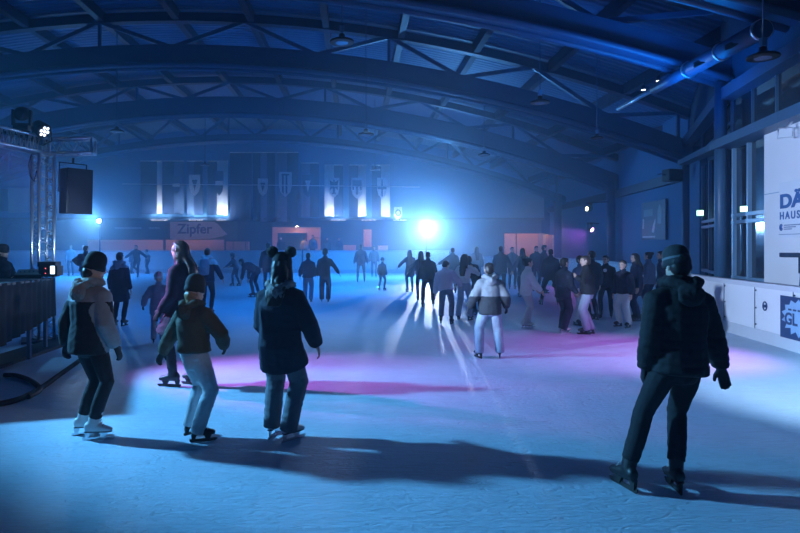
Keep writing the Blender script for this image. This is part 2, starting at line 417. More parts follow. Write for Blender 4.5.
struct(MB().bar(aw + nw * .005 + V((0, 0, zz)), P1_ + nw * .005 + V((0, 0, zz)), 0.012, 0.012), 'trim_6', framegrey)

# exit signs over the doors -------------------------------------------------
exit_green = lamp_mat('exit_sign_face', (0.35, 1.0, 0.55), 3.0); exit_white = lamp_mat('exit_sign_symbol', (0.9, 1.0, 0.95), 4.0)
for (px, py, Y, ang, lab) in ((745, 209, 12.7, math.atan2(-3.26, -.7), 'small lit green exit sign over the door beside white wall'),
                              (701, 213, 17.0, math.atan2(-6.7, -2.8), 'small lit green exit sign over the door left of round column')):
    p = at(px, py, Y); p.x -= 0.02; e = empty('exit_sign', p, label=lab, cat='exit sign', group='exit signs over the glazed doors')
    e.rotation_euler = (0, 0, -0.75)
    w = 0.15 * Y / 14; h = 0.14 * Y / 14
    MB().box((0, 0, 0), (w, 0.05, h)).build('housing', framegrey, e)
    MB().box((0, 0.026, 0), (w * .94, 0.01, h * .9)).build('face', exit_green, e)
    MB().box((0, -0.026, 0), (w * .94, 0.01, h * .9)).build('face', exit_green, e)
    s = MB()
    for yy in (-0.033, 0.033):
        s.prism([(-.1 * w, -.3 * h), (.02 * w, -.05 * h), (-.12 * w, .2 * h), (.0, .32 * h), (.16 * w, .1 * h), (.1 * w, -.35 * h)], (0.0, yy, 0), (1, 0, 0), (0, 0, 1), (0, 0.002, 0))
        s.prism([(.24 * w, -.35 * h), (.42 * w, -.35 * h), (.42 * w, .35 * h), (.24 * w, .35 * h)], (0, yy, 0), (1, 0, 0), (0, 0, 1), (0, 0.002, 0))
    s.build('symbol', exit_white, e)

# dark bench-like stand behind the boards, basket bracket under the ledge
st = empty('camera_stand', (7.95, 10.6, 0), label='dark T-shaped stand standing behind the side boards before white wall', cat='stand')
pz = lambda py, Y: EYE + (CY - py) * Y / F
MB().box((0.02, 0.0, pz(255, 10.6)), (0.75, 0.3, 0.08)).build('top_plate', steel_dark, st, 0.01)
MB().box((-0.02, 0, pz(265, 10.6)), (0.12, 0.12, 0.3)).build('head', steel_dark, st, 0.01)
for s_ in (-1, 1): MB().bar((s_ * .02 - .02, 0, pz(268, 10.6)), (s_ * .16 - .02, s_ * .05, 0.0), 0.05, 0.05).build('leg', steel, st)
MB().box((-0.02, 0, 0.6), (0.3, 0.3, 0.04)).build('shelf', steel, st)
bk = MB(); q = at(795, 135, 10.9) - V((0.2, 0, 0))
bk.tube([q + V((-.10, 0, .12)), q + V((-.12, 0, -.06)), q + V((.16, .0, -.03)), q + V((.16, 0, .14)), q + V((-.10, 0, .12))], 0.014, 6)
bk.bar(q + V((0.03, 0, .12)), q + V((0.2, .05, .28)), 0.03)
tag(bk.build('wall_bracket', alu), 'pale tubular bracket under the ledge at top of white wall', 'bracket')

# poster, speaker and lights on the blue side wall
def side_wall_pt(px, z, off=0.06):
    a, b = P3_, V((*WL[4], 0)); k = (px - CX) / F; d = b - a
    s = (a.x - k * a.y) / (k * d.y - d.x); p = a + d * s
    return V((p.x - off, p.y, z))
pl, pr_ = side_wall_pt(644, 0), side_wall_pt(668, 0)
tz, bz = pz(203, 25), pz(240, 25)
po = empty('poster', pl + V((0, 0, bz)), label='dark framed poster with pale bottle shapes on the blue side wall', cat='poster')
d_ = pr_ - pl; Lp = d_.length; tp = d_.normalized(); npp = V((tp.y, -tp.x, 0))
if npp.x > 0: npp = -npp
MB().prism([(0, 0), (Lp, 0), (Lp, tz - bz), (0, tz - bz)], (0, 0, 0), tp, (0, 0, 1), npp * 0.04).build('panel', mat('poster_print', (0.03, 0.09, 0.16), 0.55), po)
def shape(poly, m, nm='picture'): MB().prism([(x * Lp, y * (tz - bz)) for x, y in poly], npp * 0.042, tp, (0, 0, 1), npp * 0.003).build(nm, m, po)
palepr = mat('poster_pale', (0.5, 0.65, 0.7), 0.3)
shape([(.45, .2), (.55, .18), (.62, .5), (.6, .55), (.52, .4)], palepr); shape([(.05, .3), (.1, .3), (.12, .55), (.06, .58)], palepr)
shape([(.7, .4), (.85, .4), (.86, .75), (.78, .9), (.7, .75)], mat('poster_mid', (0.12, 0.3, 0.36), 0.3)); shape([(.1, .62), (.5, .62), (.5, .8), (.1, .8)], mat('poster_mid', (0.12, 0.3, 0.36), 0.3))
shape([(.05, .06), (.6, .06), (.6, .1), (.05, .1)], palepr)
def speaker(name, loc, w, d, h, rz, label, tilt=0.0):
    s = empty(name, loc, rz, label=label, cat='speaker'); s.rotation_euler = (tilt, 0, rz)
    MB().prism([(-w / 2, -d / 2), (w / 2, -d / 2), (w * .34, d / 2), (-w * .34, d / 2)], (0, 0, -h / 2), (1, 0, 0), (0, 1, 0), (0, 0, h)).build('cabinet', black, s, 0.012)
    MB().box((0, -d / 2 - 0.008, 0), (w * .9, 0.016, h * .92)).build('grille', mat('speaker_grille', (0.02, 0.022, 0.026), 0.35, 0.3, 0.3, 60), s, 0.004)
    for sx in (-1, 1): MB().box((sx * w * .43, d * .1, 0.02), (0.03, 0.12, 0.05), sx * -0.28).build('handle', steel_dark, s)
    return s
s2 = speaker('wall_speaker', at(671.5, 175.5, 20.2), 0.62, 0.4, 0.40, 0.35, 'dark wall speaker hanging at the pale truss end by column')
MB().box((0, 0.3, 0.1), (0.06, 0.5, 0.05)).build('bracket', steel, s2)

# far details: flags ---------------------------------------------------------
YF = BACK - 0.12
def fx(px): return (px - CX) * YF / F
def fz(py): return EYE + (CY - py) * YF / F
cloth_white = mat('flag_white_cloth', (0.72, 0.73, 0.76), 0.85); cloth_dark = mat('flag_dark_cloth', (0.02, 0.045, 0.11), 0.85)
cloth_mid = mat('flag_blue_cloth', (0.12, 0.2, 0.34), 0.85); crest_m = mat('crest_print', (0.03, 0.07, 0.15), 0.8); crest_l = mat('crest_pale', (0.55, 0.6, 0.66), 0.8)
SHIELD = [(-.5, .6), (.5, .6), (.5, -.1), (.36, -.42), (0, -.65), (-.36, -.42), (-.5, -.1)]
def flag(x0, x1, y0, y1, stripes, label, crest=None):
    """hanging flag between picture columns x0..x1: stripes = (edge column, material) runs from left to right"""
    xc = (fx(x0) + fx(x1)) / 2; root = empty('town_flag', (xc, YF, fz(y1)), label=label, cat='flag', group='town flags on the far wall')
    h = fz(y0) - fz(y1); ms = [m for _, m in stripes]; um = list(dict.fromkeys(ms)); mb = MB(); left = x0
    for edge, m in stripes:
        mb.mi = um.index(m); a, b = fx(left) - xc, fx(edge) - xc; n = 6; vs = []; fs = []
        for i in range(n + 1):
            x = a + (b - a) * i / n; yo = 0.03 * sin(x * 9 + x0)
            for z in (0, h * .5, h): vs += [(x, yo * (1.3 - z / h), z), (x, yo * (1.3 - z / h) + 0.012, z)]
        for i in range(n):
            o = i * 6
            for j in (0, 2):
                fs += [(o + j, o + 6 + j, o + 8 + j, o + 2 + j), (o + 1 + j, o + 3 + j, o + 9 + j, o + 7 + j)]
            fs += [(o, o + 1, o + 7, o + 6), (o + 4, o + 10, o + 11, o + 5)]
        mb.add(vs, fs, True); left = edge
    mb.build('cloth', um, root)
    MB().tube([(fx(x0) - xc, 0, h), (fx(x1) - xc, 0, h)], 0.03, 6).build('pole', alu, root)
    MB().tube([(fx(x0) - xc, 0, 0), (fx(x1) - xc, 0, 0)], 0.02, 6).build('bottom_rod', steel, root)
    if crest:
        cx_, cy_, cw, chh, kind = crest; c0 = V((fx(cx_) - xc, -0.09, fz(cy_) - fz(y1))); w = cw * YF / F; hh = chh * YF / F
        bg, fg = (crest_m, crest_l) if kind in ('dark', 'band') else (crest_l, crest_m)
        cr = MB().prism([(x * w, y * hh) for x, y in SHIELD], c0, (1, 0, 0), (0, 0, 1), (0, 0.02, 0)).build('crest', bg, root)
        sy = MB(); o2 = c0 + V((0, -0.012, 0)); S = lambda pl: sy.prism([(x * w, y * hh) for x, y in pl], o2, (1, 0, 0), (0, 0, 1), (0, 0.01, 0))
        if kind == 'eagle':
            S([(-.06, .5), (.08, .42), (.05, .3), (.4, .45), (.33, .1), (.36, -.2), (.14, -.02), (.1, -.3), (.22, -.45), (0, -.4), (-.22, -.45), (-.1, -.3), (-.14, -.02), (-.36, -.2), (-.33, .1), (-.4, .45), (-.05, .3)])
        elif kind == 'gonfalon':
            S([(-.4, .45), (.4, .45), (.4, -.12), (.26, -.12), (.26, .1), (.1, .1), (.1, -.4), (-.1, -.4), (-.1, .1), (-.26, .1), (-.26, -.12), (-.4, -.12)])
        elif kind == 'cross':
            S([(-.45, .06), (-.07, .06), (-.07, .5), (.07, .5), (.07, .06), (.45, .06), (.45, -.08), (.07, -.08), (.07, -.5), (-.07, -.5), (-.07, -.08), (-.45, -.08)])
        elif kind == 'band':
            S([(-.45, .1), (.45, .1), (.45, -.12), (-.45, -.12)])
        elif kind == 'pale':
            S([(-.3, .5), (.3, .5), (.3, .42), (.16, .42), (.16, -.45), (.02, -.52), (.02, .42), (-.12, .42), (-.12, -.5), (-.26, -.42), (-.26, .42), (-.3, .42)])
        else: S([(-.25, .3), (.25, .3), (0, -.35)])
        sy.build('crest_device', fg, cr)
    return root
D_, W_, M_ = cloth_dark, cloth_white, cloth_mid
flag(140.5, 162, 161, 214, ((157, D_), (162, W_)), 'dark flag with narrow white edge, leftmost of the hanging flags')
flag(163, 184, 161, 214, ((174, D_), (184, M_)), 'dark and mid blue flag with half crest, second from left', (176.5, 185, 8, 15, 'band'))
flag(187, 203, 161, 215, ((194, M_), (203, D_)), 'mid blue and dark flag with pale crest, third from left', (195, 185, 11, 17, 'plain'))
flag(207.5, 228, 161, 215, ((217, D_), (228, W_)), 'dark and white flag with dark crest, at right of first lit group', (219.5, 183, 8.5, 20, 'band'))
flag(230, 251.5, 152.5, 221, ((251.5, D_),), 'widest plain dark flag, hanging left in the unlit middle group')
flag(253, 260.5, 152.5, 222, ((260.5, D_),), 'narrow dark flag right of the widest dark flag')
flag(261, 275, 152.5, 222, ((267, M_), (275, D_)), 'blue and dark flag with faint crest, middle of the unlit group', (263, 187, 10, 14, 'plain'))
flag(277, 298.5, 152.5, 222, ((287, M_), (298.5, D_)), 'blue and dark flag with striped crest, in the unlit group', (285.5, 184, 13, 20, 'pale'))
flag(301, 319, 163, 217, ((310, M_), (319, D_)), 'short blue and dark flag with dark half crest, right of unlit group', (308, 186, 11, 18, 'dark'))
flag(324.5, 343, 165, 216.5, ((334, W_), (343, D_)), 'white and dark flag with eagle crest above bright floodlight', (334, 187.5, 11, 16, 'eagle'))
flag(349, 366, 165, 216.5, ((358, D_), (366, W_)), 'dark and white flag with three-tabbed banner crest', (357, 188, 11.5, 17, 'gonfalon'))
flag(372, 390, 165, 217, ((381, D_), (390, W_)), 'dark and white flag with half cross crest, rightmost of the flags', (382, 188, 10, 17, 'cross'))
em = MB(); em.prism([(x * .55, y * .7) for x, y in SHIELD], (fx(398), YF, fz(213)), (1, 0, 0), (0, 0, 1), (0, 0.03, 0)); em.mi = 1
em.tube([(fx(398) + .16 * cos(a), YF - .03, fz(213) + .2 * sin(a)) for a in [2 * pi * i / 14 for i in range(15)]], 0.05, 6)
tag(em.build('wall_emblem', [crest_l, crest_m]), 'small round crest emblem on far wall left of the bright lamp', 'emblem')
# floodlights on the sill under the flags
led_white = lamp_mat('floodlight_lens', (0.75, 0.82, 1.0), 6.0)
FLOODS = []
for px0, px1, lab in ((150, 171, 'floodlight on the sill below the two leftmost flags'), (188, 206, 'floodlight on the sill below third flag from left'),
                 (216, 229, 'floodlight on the sill below the flag left of unlit group'), (328, 348, 'floodlight on the sill below the eagle crest flag'),
                 (359, 379, 'floodlight on the sill below the three-tabbed banner crest'), (391, 408, 'floodlight on the sill below the round wall emblem')):
    w = (px1 - px0) * YF / F; x = (fx(px0) + fx(px1)) / 2; z = fz(221)
    e = empty('floodlight', (x, YF - 0.32, z), label=lab, cat='floodlight', group='floodlights under the flags')
    MB().box((0, 0, 0), (w * .8, 0.16, 0.08)).build('housing', steel_dark, e)
    MB().box((0, 0.02, 0.045), (w * .75, 0.1, 0.012)).build('lens', led_white, e)
    FLOODS.append((x, YF - 0.30, z + 0.08, w))
wire = MB(); YW = 36.9
wire.tube([at(122, 184, YW), at(260, 185, YW), at(420, 187, YW)], 0.022, 5)
tag(wire.build('net_cable', alu), 'thin pale steel cable stretched across the hall before the flags', 'cable')

# signs and kiosk below the flags
def yb(Y): return lambda px, py: at(px, py, Y)
Yl = BACK + 0.55
zsign = empty('brewery_sign', at(170, 240, Yl), label='pale sign reading Zipfer with a curved white edge, below the flags', cat='sign')
o = at(170, 240, Yl); W1 = 67 * Yl / F; H1 = 18.5 * Yl / F
MB().prism([(0, 0), (W1, 0), (W1, H1), (0, H1)], (0, 0, 0), (1, 0, 0), (0, 0, 1), (0, 0.05, 0)).build('panel', mat('sign_green_blue', (0.06, 0.16, 0.2), 0.6), zsign)
MB().prism([(0, 0.1 * H1)] + [(W1 * (0.05 + .1 * i), H1 * (0.02 + .002 * i * i)) for i in range(7)] + [(W1 * .78, H1 * .2), (W1 * .86, H1 * .32), (W1 * .80, H1 * .5), (W1 * .72, H1 * .85), (W1 * .66, H1 * .98), (0, H1 * .98)], (0, -0.01, 0), (1, 0, 0), (0, 0, 1), (0, 0.01, 0)).build('pale_field', mat('sign_pale', (0.5, 0.56, 0.62), 0.6), zsign)
text_mesh('lettering', 'Zipfer', 0.95, blueprint, zsign, frame(V((W1 * .11, -0.02, H1 * .36)), (1, 0, 0), (0, 0, 1)), 0.005, 0.02, 1.02)
dsign = empty('sponsor_banner', at(100, 240, Yl), label='long dark sponsor banner with faint small lettering left of the Zipfer sign', cat='banner')
MB().prism([(0, 0), (4.5, 0), (4.5, 1.2), (0, 1.2)], (0, 0, 0), (1, 0, 0), (0, 0, 1), (0, 0.05, 0)).build('panel', navy, dsign)
fp = mat('faint_print', (0.25, 0.32, 0.42), 0.7)
for i in range(11): MB().box((1.1 + i * .17, -0.01, 0.83), (0.12, 0.02, 0.10 + 0.03 * (i % 3))).build('small_print', fp, dsign)
for i in range(4): MB().box((3.5 + i * .19, -0.01, 0.83), (0.12, 0.02, 0.13)).build('small_print', fp, dsign)
# salmon panel row behind the end boards
for x0, x1, lab in ((88, 163, 'salmon parapet panel below the long dark banner'), (166, 224, 'salmon parapet panel below the Zipfer sign')):
    a = at(x0, 248.5, 39.2); b = at(x1, 239.8, 39.2)
    pn = MB().box(((a.x + b.x) / 2, 39.2, (a.z + b.z) / 2 - 0.5), (b.x - a.x, 0.08, b.z - a.z + 1.0)); pn = pn.build('parapet_panel', salmon)
    tag(pn, lab, 'panel', 'salmon parapet panels behind the end boards')
a = at(226, 249, 39.3); b = at(248, 241.5, 39.3)
bx = empty('ticket_box', ((a.x + b.x) / 2, 39.6, 0.60), label='salmon wooden cabinet with round hole, left of the orange kiosk', cat='cabinet')
MB().box((0, 0, (b.z - 0.60) / 2), (b.x - a.x, 0.6, b.z - 0.60)).build('body', salmon, bx)
MB().lathe([(0.07, 0), (0.07, 0.03)], (0.35, -0.32, b.z - .5), 12, Matrix.Rotation(pi / 2, 3, 'X')).build('hole', black, bx)
for s_ in (-.25, .55): MB().box((s_, -0.31, (b.z - 0.60) / 2), (0.03, 0.02, b.z - .3)).build('trim', wood, bx)
# orange kiosk
Yk = 40.6
def kx(px): return (px - CX) * Yk / F
def kz(py): return EYE + (CY - py) * Yk / F
k = empty('kiosk', (kx(296), Yk, 0.60), label='orange lit kiosk house with dark doorway under a small bright lamp', cat='kiosk'); K = lambda px, py, yo=0: V((kx(px) - kx(296), yo, kz(py) - 0.60))
def kbox(nm, x0, y0, x1, y1, m, yo=0, th=0.1):
    p = K(x0, y0); q = K(x1, y1); return MB().box(((p.x + q.x) / 2, yo, (p.z + q.z) / 2), (abs(q.x - p.x), th, abs(q.z - p.z))).build(nm, m, k)
kbox('right_wall', 306, 227, 320.5, 262, salmon); kbox('lintel', 272.5, 227, 306, 233, salmon); kbox('left_post', 272.5, 233, 277.5, 262, salmon)
kbox('doorway', 277.5, 233, 306, 262, walldark, 0.35, 0.06); kbox('door_frame', 306, 232.5, 307.2, 262, wood, -0.06, 0.04)
kbox('panel_groove', 313, 238, 313.5, 255, wood, -0.055, 0.02); kbox('panel_groove', 313, 237.6, 320.5, 238.1, wood, -0.055, 0.02)
kbox('roof_edge', 271, 225.8, 322, 227, walldark, -0.1, 0.4)
warm_lens = lamp_mat('warm_lamp_lens', (1.0, 0.75, 0.5), 25.0)
kl = empty('spot_lamp', at(297.3, 226.3, 40.2), label='small bright lamp over the doorway of the orange kiosk', cat='lamp')
MB().lathe([(0.05, 0.14), (0.09, 0.1), (0.10, 0.0)], (0, 0, 0), 12).build('housing', steel_dark, kl); MB().lathe([(0.085, -0.015), (0.085, 0.0)], (0, 0, 0), 12).build('lens', warm_lens, kl)
MB().bar((0, 0, 0.12), (0, 0.3, 0.2), 0.03).build('arm', steel_dark, kl)
# orange pillar, cream hatch, right foyer opening
for (x0, y0, x1, y1, m, nm, lab, c) in ((363.5, 229.5, 371.5, 247, salmon, 'orange_pillar', 'narrow orange pillar right of the dark middle bay', 'pillar'),
                          (378, 245.5, 388, 254, cream, 'serving_hatch', 'small bright cream serving hatch right of the orange pillar', 'hatch'),
                          (343, 245, 356, 254, salmon, 'low_panel', 'low salmon panel left of the orange pillar', 'panel')):
    p = at(x0, y0, 40.9); q = at(x1, y1, 40.9)
    tag(MB().box(((p.x + q.x) / 2, 40.9, (p.z + q.z) / 2), (q.x - p.x, 0.12, p.z - q.z)).build(nm, m), lab, c)
fy = empty('foyer_front', (at(527, 245, 40.8).x, 40.8, 0.60), label='lit orange foyer front with posts, far right below the blue wall', cat='foyer'); fo = V((at(527, 245, 40.8).x, 40.8, 0.60))
def fbox(nm, x0, y0, x1, y1, m, yo=0, th=0.1):
    p = at(x0, y0, 40.8) - fo; q = at(x1, y1, 40.8) - fo
    MB().box(((p.x + q.x) / 2, yo, (p.z + q.z) / 2), (q.x - p.x, th, p.z - q.z)).build(nm, m, fy)
fbox('back_panel', 505, 233.5, 539, 262, salmon, 0.2); fbox('post', 516.3, 233.5, 517.2, 262, wood, 0.1); fbox('post', 538.5, 233.5, 545, 262, mat('grey_post', (.4, .42, .45)), 0.0)
fbox('right_panel', 545, 234, 549, 262, cream, 0.2)
cu = MB()
for i in range(9):
    p = at(556 + i * 3.2, 236, 36.6); q = at(556 + i * 3.2, 268, 36.6); cu.mi = 0 if i % 3 else 1
    cu.box(((p.x), 36.6 + .08 * (i % 2) + 2.2, 1.2), (0.18, 0.06, 2.4))
tag(cu.build('strip_curtain', [salmon, cream]), 'warm strip curtain of tall bands right of the orange foyer', 'curtain')
# pale window and doors, far left behind the truss tower
pw = empty('pale_window', at(21, 200, YF), label='pale rectangular window on far wall behind the truss tower', cat='window')
MB().box((0, 0, 0), (26 * YF / F, 0.05, 25 * YF / F)).build('pane', mat('pale_pane', (0.5, 0.52, 0.58), 0.5), pw); MB().box((-16.5 * YF / F, 0, 0), (8 * YF / F, 0.06, 22 * YF / F)).build('shutter', walldark, pw)
dg_ = empty('folded_gate', at(15, 235, Yl), label='faint grey gate of thin bars on the dark wall at far left', cat='gate')
for i in range(8): MB().box((-.5 + i * .14, 0, 0), (0.03, 0.04, 1.2)).build('bar', steel, dg_)
MB().tube([(-.5, 0, .6), (-.3, 0, .85), (.3, 0, .85), (.5, 0, .6)], 0.03, 6).build('hoop', steel, dg_)
# ------------------------------------------------------------------ people
def loft(rings, side=(1, 0, 0), n=12, cap=0.75):
    """closed tube through rings (centre, a sideways, b frontways) with domed ends"""
    P = [V(r[0]) for r in rings]; k = len(P); S = V(side); out = []
    T = [(P[min(i + 1, k - 1)] - P[max(i - 1, 0)]).normalized() for i in range(k)]
    ext = []
    def ring(c, t, a, b):
        s = S - t * S.dot(t)
        if s.length < 0.05: s = V((0, 1, 0)) - t * t.y
        s.normalize(); f = t.cross(s)
        return [c + s * (a * cos(2 * pi * j / n)) + f * (b * sin(2 * pi * j / n)) for j in range(n)]
    r0 = min(rings[0][1], rings[0][2]) * cap; r1 = min(rings[-1][1], rings[-1][2]) * cap
    vs = [P[0] - T[0] * r0]
    for q in (0.5, 0.87): vs += ring(P[0] - T[0] * r0 * sqrt(1 - q * q), T[0], rings[0][1] * q, rings[0][2] * q)
    for i in range(k): vs += ring(P[i], T[i], rings[i][1], rings[i][2])
    for q in (0.87, 0.5): vs += ring(P[-1] + T[-1] * r1 * sqrt(1 - q * q), T[-1], rings[-1][1] * q, rings[-1][2] * q)
    vs.append(P[-1] + T[-1] * r1); m = k + 4; fs = []
    fs += [(0, 1 + (j + 1) % n, 1 + j) for j in range(n)]
    for i in range(m - 1):
        fs += [(1 + i * n + j, 1 + i * n + (j + 1) % n, 1 + (i + 1) * n + (j + 1) % n, 1 + (i + 1) * n + j) for j in range(n)]
    e = len(vs) - 1; fs += [(e, 1 + (m - 1) * n + j, 1 + (m - 1) * n + (j + 1) % n) for j in range(n)]
    return vs, fs
def ell(c, r, M=None, n=12):
    M = M or Matrix.Identity(3); vs = []; fs = []; k = 8
    vs.append(V((0, 0, -1)))
    for i in range(1, k):
        a = pi * i / k
        vs += [V((sin(a) * cos(2 * pi * j / n), sin(a) * sin(2 * pi * j / n), -cos(a))) for j in range(n)]
    vs.append(V((0, 0, 1)))
    fs += [(0, 1 + (j + 1) % n, 1 + j) for j in range(n)]
    for i in range(k - 2): fs += [(1 + i * n + j, 1 + i * n + (j + 1) % n, 1 + (i + 1) * n + (j + 1) % n, 1 + (i + 1) * n + j) for j in range(n)]
    e = len(vs) - 1; fs += [(e, 1 + (k - 2) * n + j, 1 + (k - 2) * n + (j + 1) % n) for j in range(n)]
    return [V(c) + M @ V((v.x * r[0], v.y * r[1], v.z * r[2])) for v in vs], fs

PENDING = []
def vox(name, pieces, voxel, mats, parent, smooth=4, disp=None, paint=None, scale=1.0, root=None):
    """union of overlapping closed pieces, remeshed to one smooth surface"""
    v = []; f = []
    for a, b in pieces:
        o = len(v); v += [tuple(p * scale) for p in a]; f += [tuple(i + o for i in q) for q in b]
    me = bpy.data.meshes.new(name); me.from_pydata(v, [], f)
    ob = root or bpy.data.objects.new(name, me)
    if root: ob.data = me
    else: COL.objects.link(ob); ob.parent = parent
    r = ob.modifiers.new('Remesh', 'REMESH'); r.mode = 'VOXEL'; r.voxel_size = voxel; r.use_smooth_shade = True
    s = ob.modifiers.new('Smooth', 'SMOOTH'); s.factor = 0.5; s.iterations = smooth
    PENDING.append((ob, mats if isinstance(mats, (list, tuple)) else [mats], disp, paint, scale))
    return ob
def flush():
    bpy.context.view_layer.update(); dg = bpy.context.evaluated_depsgraph_get(); old = []
    for ob, mats, disp, paint, sc in PENDING:
        me = bpy.data.meshes.new_from_object(ob.evaluated_get(dg)); me.name = ob.name; old.append((ob, me, mats, disp, paint, sc))
    for ob, me, mats, disp, paint, sc in old:
        ob.modifiers.clear(); o = ob.data; ob.data = me; bpy.data.meshes.remove(o)
        me.materials.clear()
        for m in mats: me.materials.append(m)
        if disp:
            nr = [v.normal.copy() for v in me.vertices]
            for v, q in zip(me.vertices, nr): v.co += q * disp(v.co / sc) * sc
        for p in me.polygons:
            p.use_smooth = True
            p.material_index = paint(p.center / sc) if paint else 0
    PENDING.clear()

def wrinkle(amp, fr=9.0, seed=0.0):
    def d(c):
        n1 = noise.noise(V((c.x * fr + seed, c.y * fr, c.z * fr * 1.6)))
        n2 = noise.noise(V((c.x * fr * 2.3, c.y * fr * 2.3 + seed, c.z * fr * 3.0)))
        return amp * ((1 - abs(n1) * 2.2) * 0.7 + n2 * 0.5)
    return d
def quilt(amp, step, seed=0.0):
    w = wrinkle(amp * .5, 12, seed)
    return lambda c: amp * (abs(sin(pi * c.z / step)) ** 0.5 - 0.7) + w(c)

def ik(a, b, l1, l2, pole):
    a, b = V(a), V(b); d = b - a; L = d.length
    if L > (l1 + l2) * 0.999: b = a + d * ((l1 + l2) * 0.999 / L); d = b - a; L = d.length
    x = (l1 * l1 - l2 * l2 + L * L) / (2 * L); h = sqrt(max(l1 * l1 - x * x, 0)); u = d / L
    p = V(pole) - u * V(pole).dot(u)
    if p.length < 1e-4: p = V((0, 1, 0)) - u * u.y
    return a + u * x + p.normalized() * h, b

cl = lambda nm, c, r=0.85, b=0.15: mat('cloth_' + nm, c, r, 0, 0.15, 30, b)
C = dict(black=cl('black', (.012, .013, .016)), nightblue=cl('nightblue', (.016, .022, .042)), charcoal=cl('charcoal', (.03, .032, .038)), grey=cl('grey', (.16, .17, .19)),
         pale=cl('pale_grey', (.50, .52, .55)), white=cl('white', (.72, .73, .75)), stone=cl('stone', (.30,.31,.33)), softwhite=cl('softwhite', (.28, .29, .31)), olive=cl('olive', (.075, .068, .045)),
         beige=cl('beige', (.50, .45, .36)), denim=cl('denim', (.12, .17, .27)), paledenim=cl('pale_denim', (.34, .40, .50)), plum=cl('plum', (.03, .010, .028)),
         lilac=cl('lilac', (.62, .57, .70)), teal=cl('teal', (.10, .16, .19)), mustard=cl('mustard', (.35, .28, .10)), navy=cl('navy', (.02, .03, .07)), fur=cl('fur', (.30, .29, .28), .95, .5))
SKIN = mat('skin', (.62, .42, .33), .5, 0, .06, 12); EYE_M = mat('eye_dark', (.03, .025, .02), .3); LIP = mat('lip', (.45, .2, .18), .45)
HAIR = dict(dark=mat('hair_dark', (.015, .011, .009), .45, 0, .3, 40), brown=mat('hair_brown', (.05, .03, .018), .45, 0, .3, 40), fair=mat('hair_fair', (.30, .20, .10), .45, 0, .3, 40))
BOOTW = mat('skate_white_leather', (.62, .64, .64), .45); BOOTB = mat('skate_black_leather', (.012, .012, .014), .45); SOLE = mat('skate_sole', (.02, .017, .014), .5); BLADE = mat('skate_blade_steel', (.7, .72, .75), .25, .9)

def hand_pieces(w, d, palm, thumb, g=0.0, curl=25, fs=1.0):
    """palm, four fingers and a thumb from the wrist w along d; palm = direction the palm faces, thumb = side of the thumb"""
    d = V(d).normalized(); pn = V(palm); pn = (pn - d * pn.dot(d)).normalized(); th = V(thumb); th = (th - d * th.dot(d) - pn * th.dot(pn)).normalized()
    R = lambda a: d * cos(radians(a)) + pn * sin(radians(a))
    out = [loft([(w - d * .02, .026 + g, .021 + g), (w + d * .02, .034 + g, .018 + g), (w + d * .055, .041 + g, .016 + g), (w + d * .085, .040 + g, .014 + g)], th, 10)]
    for off, ln, c in ((.029, .074, curl - 3), (.010, .082, curl), (-.010, .076, curl + 4), (-.028, .060, curl + 9)):
        a = w + d * .082 + th * off; sp = th * (off * .25); p1 = a + (R(c * .5) + sp) * ln * .48; p2 = p1 + R(c * 1.3) * ln * .30; p3 = p2 + R(c * 2.0) * ln * .24; r = (.0088 + g) * fs
        out.append(loft([(a - d * .02, r * 1.05, r * 1.05), (p1, r, r), (p2, r * .92, r * .92), (p3, r * .8, r * .8)], th, 8, 1.0))
    b0 = w + d * .018 + th * .024; b1 = b0 + (d * .6 + th * .75 + pn * .25).normalized() * .045; b2 = b1 + (d * .85 + th * .4 + pn * .3).normalized() * .032; r = (.011 + g) * fs
    out.append(loft([(b0, r * 1.25, r * 1.2), (b1, r, r), (b2, r * .85, r * .85)], pn, 8, 1.0))
    return out

